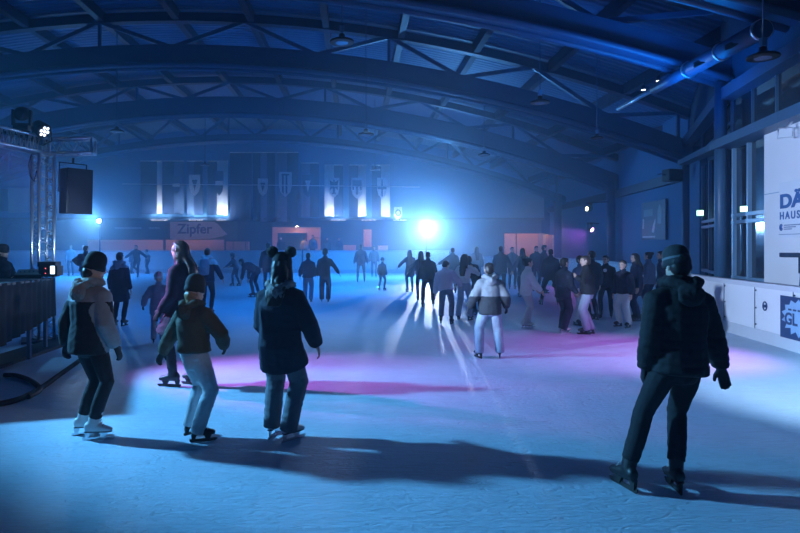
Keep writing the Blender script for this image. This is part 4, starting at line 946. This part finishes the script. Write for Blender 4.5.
person(71, 276, 1.70, 170, 'hazy pale figure beside end boards under the left lamp, nearer tower', lod=2, jacket='pale', pants='grey', hair='short', hcol='fair')
person(84, 275, 1.66, 190, 'hazy pale figure beside end boards under the left lamp, further from tower', lod=2, jacket='pale', pants='grey', hair='short', hcol='fair', hat='beanie', hatcol='pale')
MB().lathe([(.03, -.02), (.035, 0), (.03, .02)], (-.15, -.06, .13), 10).build('skate_light', lamp_mat('green_skate_light', (.1, 1, .5), 4.0), kid)
# people on the stand behind the end boards
for (px, Y, H, th, lab, kw) in ((304, 39.95, 1.66, 30, 'onlooker in mustard jacket in the kiosk doorway', dict(jacket='mustard', pants='navy')),
                            (313, 38.9, 1.78, -160, 'onlooker in teal jacket beside the kiosk doorway', dict(jacket='teal', pants='navy')),
                            (327, 39.2, 1.62, 170, 'dark onlooker behind the end boards, right of the kiosk', dict(jacket='nightblue', pants='navy', bulk=.05)),
                            (339, 39.2, 1.60, 186, 'dark onlooker behind the end boards, left of the low salmon panel', dict(jacket='navy', pants='navy', bulk=.05)),
                            (281, 39.4, 1.66, 180, 'dark onlooker behind end boards at left post of kiosk', dict(jacket='navy', pants='navy'))):
    o = person(px, CY + EYE * F / Y, H, th, lab, lod=2, hair='short', group='onlookers behind the end boards', z=.60, **kw)
dj = person(2, 340, 1.70, 95, 'person in dark cap standing behind the draped desk at left edge', lod=1, hat='beanie', hatcol='black', hair='nape', jacket='black', group='desk crew', al=(.05, .3, -.25), ar=(.05, .3, -.25))
dj.location = (-6.62, 11.2, 0.0)
flush()
# ------------------------------------------------------------------ left: truss tower, desk, lights, cable
def box_truss(root, a, b, w, up=(0, 0, 1), nseg=8, names='chord'):
    """square lattice truss: four chord tubes and zigzag lacing"""
    a = V(a); b = V(b); t = (b - a).normalized(); u = V(up); s_ = t.cross(u).normalized(); u = s_.cross(t)
    cs = [(i * w / 2, j * w / 2) for i, j in ((-1, -1), (1, -1), (1, 1), (-1, 1))]
    for x, y in cs: MB().tube([a + s_ * x + u * y, b + s_ * x + u * y], 0.026, 10).build('chord', alu, root)
    la = MB()
    for k in range(4):
        (x0, y0), (x1, y1) = cs[k], cs[(k + 1) % 4]
        for i in range(nseg):
            p = a + (b - a) * (i / nseg); q = a + (b - a) * ((i + .5) / nseg); r = a + (b - a) * ((i + 1) / nseg)
            la.tube([p + s_ * x0 + u * y0, q + s_ * x1 + u * y1, r + s_ * x0 + u * y0], 0.010, 6)
    la.build('lacing', alu, root)
    for e in (a, b):
        f = MB()
        for k in range(4): f.bar(e + s_ * cs[k][0] + u * cs[k][1], e + s_ * cs[(k + 1) % 4][0] + u * cs[(k + 1) % 4][1], 0.04)
        f.build('end_frame', alu, root)
TX, TY = -5.72, 11.0
tr = empty('truss_tower', (TX, TY, 0), label='aluminium lattice truss tower with cross beam standing behind the draped desk', cat='truss')
box_truss(tr, (0, 0, 0.04), (0, 0, 3.40), 0.27, (0.75, 1, 0), 14)
MB().box((0, 0, 0.02), (0.7, 0.7, 0.04), 0.5).build('base_plate', steel_dark, tr)
box_truss(tr, (-0.05, 0.1, 3.56), (0.82, 0.25, 3.60), 0.27, (0, 0, 1), 3)
far = V((-6.35 - TX, 8.1 - TY, 3.56)); box_truss(tr, (0.0, 0.0, 3.56), far, 0.27, (0, 0, 1), 24)
# loose cables wound round the beam
wc = MB()
for j in range(3):
    pts = []
    for i in range(30):
        f = i / 29; p = V((0, 0, 3.56)).lerp(far, f * .75); pts.append(p + V((0.12 * sin(i * 1.3 + j * 2), 0.05, 0.10 + 0.06 * cos(i * 1.7 + j))))
    wc.tube(pts, 0.011, 5)
wc.tube([(-.16, -.1, 3.4), (-.2, -.12, 3.2), (-.18, -.1, 3.0), (-.1, -.12, 2.9), (-.05, -.12, 3.1)], 0.012, 6)
wc.build('cable', rubber, tr)
sp = speaker('hanging_speaker', at(74, 191.5, 10.75), 0.48, 0.42, 0.80, 0.92, 'large black loudspeaker hanging from the truss tower cross beam', 0.04)
yk = MB(); yk.tube([(-.25, .05, -.02), (-.25, .05, .50), (.25, .05, .50), (.25, .05, -.02)], 0.014, 6); yk.tube([(0, .05, .50), (0, .05, .60)], 0.02, 6)
yk.build('yoke', steel_dark, sp)

def moving_head(name, p, rz, tilt, sc, label, lens, cat='stage light', base_down=False):
    r = empty(name, p, rz, label=label, cat=cat); q = -1 if base_down else 1
    MB().box((0, 0, q * .06 * sc), (.30 * sc, .24 * sc, .12 * sc)).build('base', black, r, 0.012)
    y = MB()
    for s_ in (-1, 1): y.box((s_ * .17 * sc, 0, q * .27 * sc), (.05 * sc, .12 * sc, .34 * sc))
    y.box((0, 0, q * .13 * sc), (.38 * sc, .13 * sc, .04 * sc)); y.build('yoke', black, r, 0.01)
    T = Matrix.Rotation(tilt, 3, 'X'); c = V((0, 0, q * .36 * sc))
    MB().lathe([(.06 * sc, -.20 * sc), (.12 * sc, -.17 * sc), (.15 * sc, -.06 * sc), (.15 * sc, .05 * sc), (.135 * sc, .15 * sc), (.13 * sc, .18 * sc)], c, 20, T).build('head', black, r)
    MB().lathe([(.115 * sc, .178 * sc), (.115 * sc, .186 * sc)], c, 20, T).build('lens', lens, r)
    return r
off_lens = mat('unlit_lens', (0.25, 0.28, 0.4), 0.1, 0, 0.05, 3, spec=0.9)
moving_head('moving_head_light', at(22, 130.5, 10.3), 0.2, -1.3, 0.8, 'round black moving head light standing on the left end of truss beam', off_lens)
pl_ = empty('par_light', at(41.5, 130.5, 10.7), label='lit LED spotlight tilted downwards on top of the truss tower', cat='stage light')
Tp = Matrix.Rotation(1.3, 3, 'Z') @ Matrix.Rotation(2.15, 3, 'X')
MB().lathe([(.08, -.16), (.12, -.12), (.135, 0), (.14, .07), (.13, .075)], (0, 0, 0.02), 20, Tp).build('can', black, pl_)
ld = MB()
for a in range(7):
    r_ = .075 if a else 0
    ld.lathe([(.028, .076), (.028, .083)], V((0, 0, .02)) + Tp @ V((r_ * cos(a * pi / 3), r_ * sin(a * pi / 3), 0)), 10, Tp)
ld.build('led_lens', lamp_mat('par_led', (.75, .85, 1), 2.5), pl_)
MB().tube([(-.16, 0, .02), (-.17, .03, -.18), (.0, .03, -.26), (.17, .03, -.18), (.16, 0, .02)], .014, 6).build('yoke', black, pl_)
MB().bar((0, .03, -.26), (0, .03, -.16), .05).build('clamp', steel_dark, pl_)

# draped desk
dk = empty('draped_desk', (-5.2, 9.4, 0), label='black draped sound desk at the left edge before the truss tower', cat='desk'); O = V((-5.2, 9.4, 0))
dir_ = (V((-4.05, 6.6, 0)) - V((-5.1, 10.2, 0))).normalized(); out_ = V((dir_.y, -dir_.x, 0)) * -1
if out_.x < 0: out_ = -out_
A_ = V((-5.1, 10.2, 0)); B_ = V((-4.05, 6.6, 0)); wv = -out_ * 1.3
n = 46; vs = []; fs = []
for i in range(n + 1):
    f = i / n; p = A_ + (B_ - A_) * f - O; rip = out_ * (0.022 * sin(f * 70) + 0.012 * sin(f * 31 + 1))
    for zz_, d in ((1.19 + .12 * f, 0), (1.0, .5), (.56 - .02 * f, 1.0)): vs += [p + rip * d + V((0, 0, zz_)), p + rip * d - out_ * .02 + V((0, 0, zz_))]
for i in range(n):
    o = i * 6
    for j in (0, 2): fs += [(o + j, o + 6 + j, o + 8 + j, o + 2 + j), (o + 1 + j, o + 3 + j, o + 9 + j, o + 7 + j)]
    fs += [(o, o + 1, o + 7, o + 6), (o + 4, o + 10, o + 11, o + 5)]
MB().add(vs, fs, True).build('drape', blackcloth, dk)
tp = MB(); vs = [A_ - O + V((0, 0, 1.16)), B_ - O + V((0, 0, 1.28)), B_ - O + wv + V((0, 0, 1.28)), A_ - O + wv + V((0, 0, 1.16))]
tp.add(vs + [v + V((0, 0, .03)) for v in vs], [(3, 2, 1, 0), (4, 5, 6, 7), (0, 1, 5, 4), (1, 2, 6, 5), (2, 3, 7, 6), (3, 0, 4, 7)]); tp.build('top', black, dk)
bk_ = MB(); p, q = A_ - O + V((0, 0, .9)) - out_ * .05, A_ - O + wv + V((0, 0, .9)) + out_ * .05; bk_.bar(p, q, 0.03, .6); bk_.build('end_drape', blackcloth, dk)
for f in (0.06, 0.36, .94):
    for k in (.08, .9): q = A_ + (B_ - A_) * f + wv * k - O; MB().bar((q.x, q.y, 0.06), (q.x, q.y, 1.2), .05).build('leg', steel, dk)
mt = MB(); mt.prism([tuple(ground(*q).xy) for q in ((-40, 383), (63, 347), (66, 337), (-40, 369))], (0, 0, 0.0), (1, 0, 0), (0, 1, 0), (0, 0, 0.05))
tag(mt.build('floor_mat', rubber), 'black rubber mat on the ice under the draped desk and tower', 'mat')
mx = empty('mixer', (-5.42, 10.0, 1.215), 0.3, label='small black mixer box on the far corner of draped desk', cat='mixer')
MB().prism([(-.2, -.15), (.2, -.15), (.2, .15), (-.2, .15)], (0, 0, 0), (1, 0, 0), (0, 1, .25), (0, 0, .09)).build('body', black, mx, .01)
for i in range(5): MB().lathe([(.012, 0), (.01, .025)], (-.13 + i * .065, -.04, .088), 8).build('knob', steel, mx)
cl_lamp = empty('desk_light', (-5.05, 9.95, 1.225), 0.0, label='black stage lamp with glowing square face on the desk corner', cat='stage light')
MB().box((0, 0, .03), (.22, .2, .06)).build('base', black, cl_lamp, .01); MB().box((-.02, 0, .21), (.30, .20, .08)).build('hood', black, cl_lamp, .01)
MB().box((-.05, 0, .12), (.2, .2, .14)).build('body', black, cl_lamp, .01)
MB().box((.085, -.045, .115), (.07, .12, .13)).build('face', lamp_mat('desk_lamp_face', (.55, .8, 1.0), 4.0), cl_lamp); MB().box((.14, 0, .10), (.04, .2, .16)).build('barn_door', black, cl_lamp)
red = lamp_mat('red_indicator', (1.0, .1, .1), 3.0)
for z in (.06, .14): MB().box((-.03, -.104, z), (.012, .008, .012)).build('indicator', red, cl_lamp)
# cable on the ice
cb = MB(); gp = lambda px, py: ground(px, py) + V((0, 0, .034))
def smooth_path(pts, n=8):
    P = [V(p) for p in pts]; out = []
    for i in range(len(P) - 1):
        p0, p1, p2, p3 = P[max(i - 1, 0)], P[i], P[i + 1], P[min(i + 2, len(P) - 1)]
        for k in range(n):
            t_ = k / n; out.append(0.5 * ((2 * p1) + (p2 - p0) * t_ + (2 * p0 - 5 * p1 + 4 * p2 - p3) * t_ ** 2 + (3 * p1 - p0 - 3 * p2 + p3) * t_ ** 3))
    return out + [P[-1]]
cb.tube(smooth_path([gp(-60, 416), gp(-20, 411), gp(0, 407), gp(22, 401), gp(42, 390), gp(60, 377), gp(82, 361), gp(100, 348), gp(112, 337)]), .032, 8)
cb.tube(smooth_path([gp(4, 377.5), gp(16, 378), gp(28, 382), gp(36, 387), gp(40, 392), gp(36, 396), gp(28, 400)]), .030, 8)
tag(cb.build('cable_hose', rubber), 'thick black cable looping across the ice at lower left', 'cable')

# ------------------------------------------------------------------ pendant lamps under the roof
def highbay(px, py, Y, d, label, lit=False, n=24):
    p = at(px, py, Y); r = empty('pendant_lamp', p, label=label, cat='pendant lamp', group='pendant lamps under the roof'); s_ = d / .5
    MB().lathe([(.25 * s_, -.02 * s_), (.255 * s_, 0), (.245 * s_, .025 * s_), (.13 * s_, .07 * s_), (.07 * s_, .085 * s_), (.06 * s_, .16 * s_), (.03 * s_, .18 * s_)], (0, 0, 0), n).build('shade', black, r)
    MB().lathe([(.13 * s_, -.026 * s_), (.135 * s_, -.016 * s_)], (0, 0, 0), n).build('lens', off_lens, r)
    zt_ = arc(p.x) + DECK - .1 - p.z
    MB().tube([(0, 0, .17 * s_), (0, 0, zt_)], 0.012 if Y < 20 else .016, 6).build('cord', steel, r)
    MB().box((0, 0, .26 * s_), (.09 * s_, .09 * s_, .14 * s_)).build('junction_box', framegrey, r)
for a in ((342, 42, 12.5, .5, 'black pendant lamp with pale lens hanging at top centre'), (540, 102.5, 16, .5, 'pendant lamp hanging lowest on a long cord right of centre'),
          (763, 57, 10.4, .5, 'largest pendant lamp near the top right corner'), (366, 134.5, 19, .5, 'pendant lamp before the farthest arch, above the three-tabbed crest'),
          (484, 155, 25, .5, 'small pendant lamp under the arch right of the bright haze'), (117, 131.5, 21, .5, 'pendant lamp hanging above the dark left flags'),
          (375, 170, 31, .5, 'tiny pendant lamp hanging before the rightmost flag'), (205, 165, 31, .5, 'tiny pendant lamp hanging before the lit left flags'),
          (597, 138, 17, .34, 'small pendant lamp below the duct at right')):
    highbay(*a)
# duct with two small lights
q0, q1 = at(752, 38, 11.2), at(618, 109, 17.5); q0.x -= .1; q0 = q0 + (q0 - q1).normalized() * .5
du = empty('air_duct', (q0 + q1) / 2, label='round ventilation duct under the roof at upper right', cat='duct'); m_ = (q0 + q1) / 2
dv = (q1 - q0).normalized()
MB().tube([q0 - m_, q0 - m_ + dv * 2.6], .17, 20).build('wide_section', steel, du); MB().tube([q0 - m_ + dv * 2.6, q0 - m_ + dv * 4.4], .13, 20).build('narrow_section', steel, du)
MB().tube([q0 - m_ + dv * 4.4, q1 - m_], .06, 14).build('pipe', alu, du)
for f in (.02, 1.3, 2.6): MB().tube([q0 - m_ + dv * f, q0 - m_ + dv * (f + .06)], .19, 20).build('collar', alu, du)
for f in (.7, 1.9): MB().box(q0 - m_ + dv * f + V((-.15, 0, -.06)), (.04, .35, .1), 0.1).build('outlet', black, du)
for (px, py, Y, lab) in ((658.5, 80, 15.0, 'tiny lit spotlight clipped on the duct, nearer one'), (643.5, 89, 16.0, 'tiny lit spotlight clipped on the duct, farther one')):
    e = empty('clip_spotlight', at(px, py, Y), label=lab, cat='spotlight', group='tiny spotlights on the duct')
    MB().lathe([(.03, .10), (.045, .06), (.055, -.02)], (0, 0, 0), 12).build('housing', steel_dark, e); MB().lathe([(.05, -.03), (.05, -.02)], (0, 0, 0), 12).build('lens', lamp_mat('clip_lens', (.8, .9, 1), 6.0), e)
    MB().bar((0, 0, .08), (0.05, 0, .22), .02).build('clip', steel_dark, e)

# ------------------------------------------------------------------ far stage lamps
lens_white = lamp_mat('white_beam_lens', (.85, .92, 1.0), 220.0); lens_pink = lamp_mat('pink_lens', (1.0, .35, .9), 30.0); lens_warm = lamp_mat('cream_lens', (1.0, .9, .6), 12.0)
FARL = at(427, 227, 36.2); LEFTL = at(97, 219, 36.0)
e = moving_head('beam_lamp', FARL + V((0, .42, -.36)), 0.0, pi / 2 + .12, 1.0, 'very bright white beam lamp on a stand behind the end boards, centre', lens_white)
MB().bar((0, 0, 0.0), (0, 0, -FARL.z + .36), .07).build('stand_pole', steel_dark, e)
for a in range(3): MB().bar((0, 0, -FARL.z + 1.0), (.55 * cos(a * 2.1), .55 * sin(a * 2.1), -FARL.z + .38), .035).build('leg', steel_dark, e)
e2 = moving_head('beam_lamp', LEFTL + V((0, .4, -.36)), 0.0, pi / 2 + .25, .8, 'bright white beam lamp on a stand at the far left corner', lens_white)
MB().bar((0, 0, 0.0), (0, 0, -LEFTL.z + .36), .07).build('stand_pole', steel_dark, e2)
for a in range(3): MB().bar((0, 0, -LEFTL.z + 1.0), (.55 * cos(a * 2.1), .55 * sin(a * 2.1), -LEFTL.z + .38), .035).build('leg', steel_dark, e2)
PINKL = at(588.5, 230, 28.3); CREAML = at(588, 210, 28.3)
e3 = moving_head('pink_lamp', PINKL + V((.1, .1, .36)), 0.6, pi / 2 + .5, .8, 'small lamp glowing pink on the side column, lower of two', lens_pink, base_down=True)
e4 = moving_head('cream_lamp', CREAML + V((.1, .1, .36)), -1.2, pi / 2 + .1, .8, 'small lamp with pale beam on the side column, upper of two', lens_warm, base_down=True)
for e_ in (e3, e4): MB().bar((0, 0, -.02), (1.0, 0.2, -.02), .05).build('bracket', steel_dark, e_)

# ------------------------------------------------------------------ light
def spot(name, p, tgt, col, W, ang, blend=.3, r=.08):
    l = bpy.data.lights.new(name, 'SPOT'); l.energy = W; l.color = col; l.spot_size = radians(ang); l.spot_blend = blend; l.shadow_soft_size = r
    o = bpy.data.objects.new(name, l); COL.objects.link(o); o.location = p; o.rotation_euler = (V(tgt) - V(p)).to_track_quat('-Z', 'Y').to_euler(); return o
def area(name, p, tgt, col, W, sx, sy):
    l = bpy.data.lights.new(name, 'AREA'); l.energy = W; l.color = col; l.shape = 'RECTANGLE'; l.size = sx; l.size_y = sy
    o = bpy.data.objects.new(name, l); COL.objects.link(o); o.location = p; o.rotation_euler = (V(tgt) - V(p)).to_track_quat('-Z', 'Y').to_euler(); return o
def point(name, p, col, W, r=.1):
    l = bpy.data.lights.new(name, 'POINT'); l.energy = W; l.color = col; l.shadow_soft_size = r
    o = bpy.data.objects.new(name, l); COL.objects.link(o); o.location = p; return o
BLUE = (0, .24, 1.0); WHITE = (.22, .56, 1.0); ICEC = (.12, .49, .96); MAG = (.82, .15, 1.0); WARM = (1.0, .55, .35)
spot('key_spot', (-9.2, 7.8, 5.2), (1.5, 6.1, .0), ICEC, 9200, 40, .6, .2)
spot('cross_spot', (-6.4, 4.4, 2.35), (8.0, 11.2, 2.0), (.42, .62, 1.0), 10500, 25, .5, .09)
spot('right_patch', (5.2, 1.6, 4.8), (5.5, 7.0, 0), (.46, .70, 1.0), 4000, 30, .9, .12)
spot('far_beam', FARL + V((0, -.25, 0)), FARL + V((-1.2, -10, -1.6)), (.08, .38, 1.0), 3200, 120, .6, .12)
spot('far_beam_core', FARL + V((0, -.25, 0)), FARL + V((-1.0, -10, -.75)), (.95, .90, 1.0), 850, 40, .7, .12)
spot('far_beam_pool', FARL + V((0, -.25, 0)), (1.2, 14, 0), (.56, .68, 1.0), 3200, 26, .8, .12)
area('ice_fill', (1.2, 18.0, 6.2), (.2, 12.0, 0), (.26, .54, 1.0), 38, 5, 3).data.spread = radians(50)  # added fill under the roof, no lamp there; brightens the middle ice
spot('mid_spot', (-6.2, 9.2, 3.7), (3.2, 12.9, 1.0), (.45, .70, 1.0), 1500, 22, .7, .1)
spot('left_beam', LEFTL + V((0, -.25, 0)), LEFTL + V((.8, -10, -2.6)), (.10, .42, 1.0), 700, 110, .7, .12)
spot('left_beam_core', LEFTL + V((0, -.25, 0)), LEFTL + V((1.5, -10, -1.6)), (.40, .68, 1.0), 800, 46, .7, .12)
spot('magenta_spot_a', (-6.0, 9.0, 3.6), (-.6, 8.0, 0), MAG, 2500, 36, 1.0, .1)
spot('magenta_spot_b', (7.0, 8.6, 3.8), (4.6, 9.7, 0), MAG, 750, 56, .8, .1)
spot('magenta_side', (-6.2, 8.2, 2.4), (-2.2, 7.4, 1.25), (1.0, .03, .6), 600, 17, .6, .1)
spot('pink_beam', PINKL + V((-.2, -.15, -.1)), (4.6, 21.5, 0), MAG, 260, 50, .7, .06)
spot('cream_beam', CREAML + V((-.3, 0, 0)), CREAML + V((-6, -.6, -1.0)), (1, .85, .5), 160, 9, .4, .03)
spot('warm_front', (1.6, 1.2, 3.6), (-2.0, 5.45, 1.25), (1.0, .82, .62), 110, 20, .6, .12)
spot('par_beam', at(43, 131, 10.7) + V((.05, -.1, -.06)), (-4.8, 9.6, 0), ICEC, 120, 40, .6, .05)
spot('tower_fill', (-3.6, 8.6, 1.6), (-5.72, 11, 2.3), (.4, .65, 1), 420, 36, .8, .1)  # added fill without a fixture, brightens the tower's chords
spot('board_strip', (-22.5, 36.2, 5.2), (-8, 36.9, 0), (.6, .8, 1), 1200, 34, .6, .1)
for i, (x, y, z, w) in enumerate(FLOODS): area('flag_wash', (x, y, z), (x, y + .30, z + 2.0), (.45, .68, 1.0), 50, w, .08)
# kiosk's own lamp, then added warm fills without fixtures to light the orange parts
spot('kiosk_lamp', at(297.3, 227, 40.2) + V((0, 0, -.04)), at(297.3, 260, 40.3), (1, .75, .5), 80, 70, .5, .04)
area('kiosk_wash', at(300, 222, 38.8), at(302, 242, 40.6), WARM, 22, 3.0, .3)
area('parapet_wash', at(160, 222, 37.6) , at(160, 246, 39.2), WARM, 32, 9.0, .3)
area('foyer_wash', at(528, 224, 38.6), at(528, 246, 41), WARM, 38, 3.0, .3)
area('hatch_wash', at(375, 226, 39.0), at(375, 246, 41), WARM, 25, 2.0, .3)
point('curtain_fill', at(566, 238, 38.0), WARM, 14, .15)
# blue wash from the roof
for i, (x, y) in enumerate(((-14, 16), (-3, 16), (-14, 25), (0, 24), (-15, 33), (0, 33))):
    area('blue_wash', (x, y, 5.6), (x, y, 0), BLUE, (130, 130, 190, 370, 560, 660)[i], 5, 5).data.spread = radians(105)
area('deck_fill', (6.6, 13.0, 4.4), (6.2, 14.5, 9), BLUE, 130, 2, .4)  # extra up-facing fill, no lamp on the ledge; lifts the right roof deck
w = bpy.data.worlds.new('World'); SC.world = w; w.use_nodes = True
w.node_tree.nodes['Background'].inputs['Color'].default_value = (0, .15, 1, 1); w.node_tree.nodes['Background'].inputs['Strength'].default_value = .05

# haze in the hall
hz = MB().box((-7, 21.5, 7), (52, 45, 15)); hz = hz.build('haze', [])
hm_ = bpy.data.materials.new('haze'); hm_.use_nodes = True; nt = hm_.node_tree; nt.nodes.remove(nt.nodes['Principled BSDF'])
vsn = nt.nodes.new('ShaderNodeVolumeScatter'); vsn.inputs['Color'].default_value = (.38, .70, 1, 1); 
gm = nt.nodes.new('ShaderNodeNewGeometry'); sx_ = nt.nodes.new('ShaderNodeSeparateXYZ'); mr_ = nt.nodes.new('ShaderNodeMapRange')
mr_.inputs['From Min'].default_value = 8.5; mr_.inputs['From Max'].default_value = 27; mr_.inputs['To Min'].default_value = .004; mr_.inputs['To Max'].default_value = .022; mr_.interpolation_type = 'SMOOTHSTEP'
nt.links.new(gm.outputs['Position'], sx_.inputs[0]); nt.links.new(sx_.outputs['Y'], mr_.inputs['Value']); nt.links.new(mr_.outputs[0], vsn.inputs['Density'])
vsn.inputs['Anisotropy'].default_value = .75
nt.links.new(vsn.outputs['Volume'], nt.nodes['Material Output'].inputs['Volume'])
hz.data.materials.append(hm_); tag(hz, 'thin blue haze hanging in the whole hall', 'haze', None, 'stuff')

# ------------------------------------------------------------------ camera and view
cam = bpy.data.cameras.new('Camera'); co = bpy.data.objects.new('Camera', cam); COL.objects.link(co); SC.camera = co
cam.sensor_width = 36; cam.lens = 27; cam.shift_x = 45 / 800; cam.shift_y = -21.5 / 800; co.location = (0, 0, EYE); co.rotation_euler = (pi / 2, 0, 0); cam.clip_end = 200
SC.view_settings.view_transform = 'Standard'; SC.view_settings.look = 'None'; SC.view_settings.exposure = 0.0; SC.view_settings.gamma = 1.0
SC.view_settings.use_curve_mapping = False
SC.cycles.use_denoising = True; SC.cycles.volume_step_rate = 4; SC.cycles.volume_max_steps = 128
SC.cycles.max_bounces = 6; SC.cycles.volume_bounces = 1; SC.cycles.diffuse_bounces = 3; SC.cycles.glossy_bounces = 3
SC.cycles.sample_clamp_indirect = 4.0
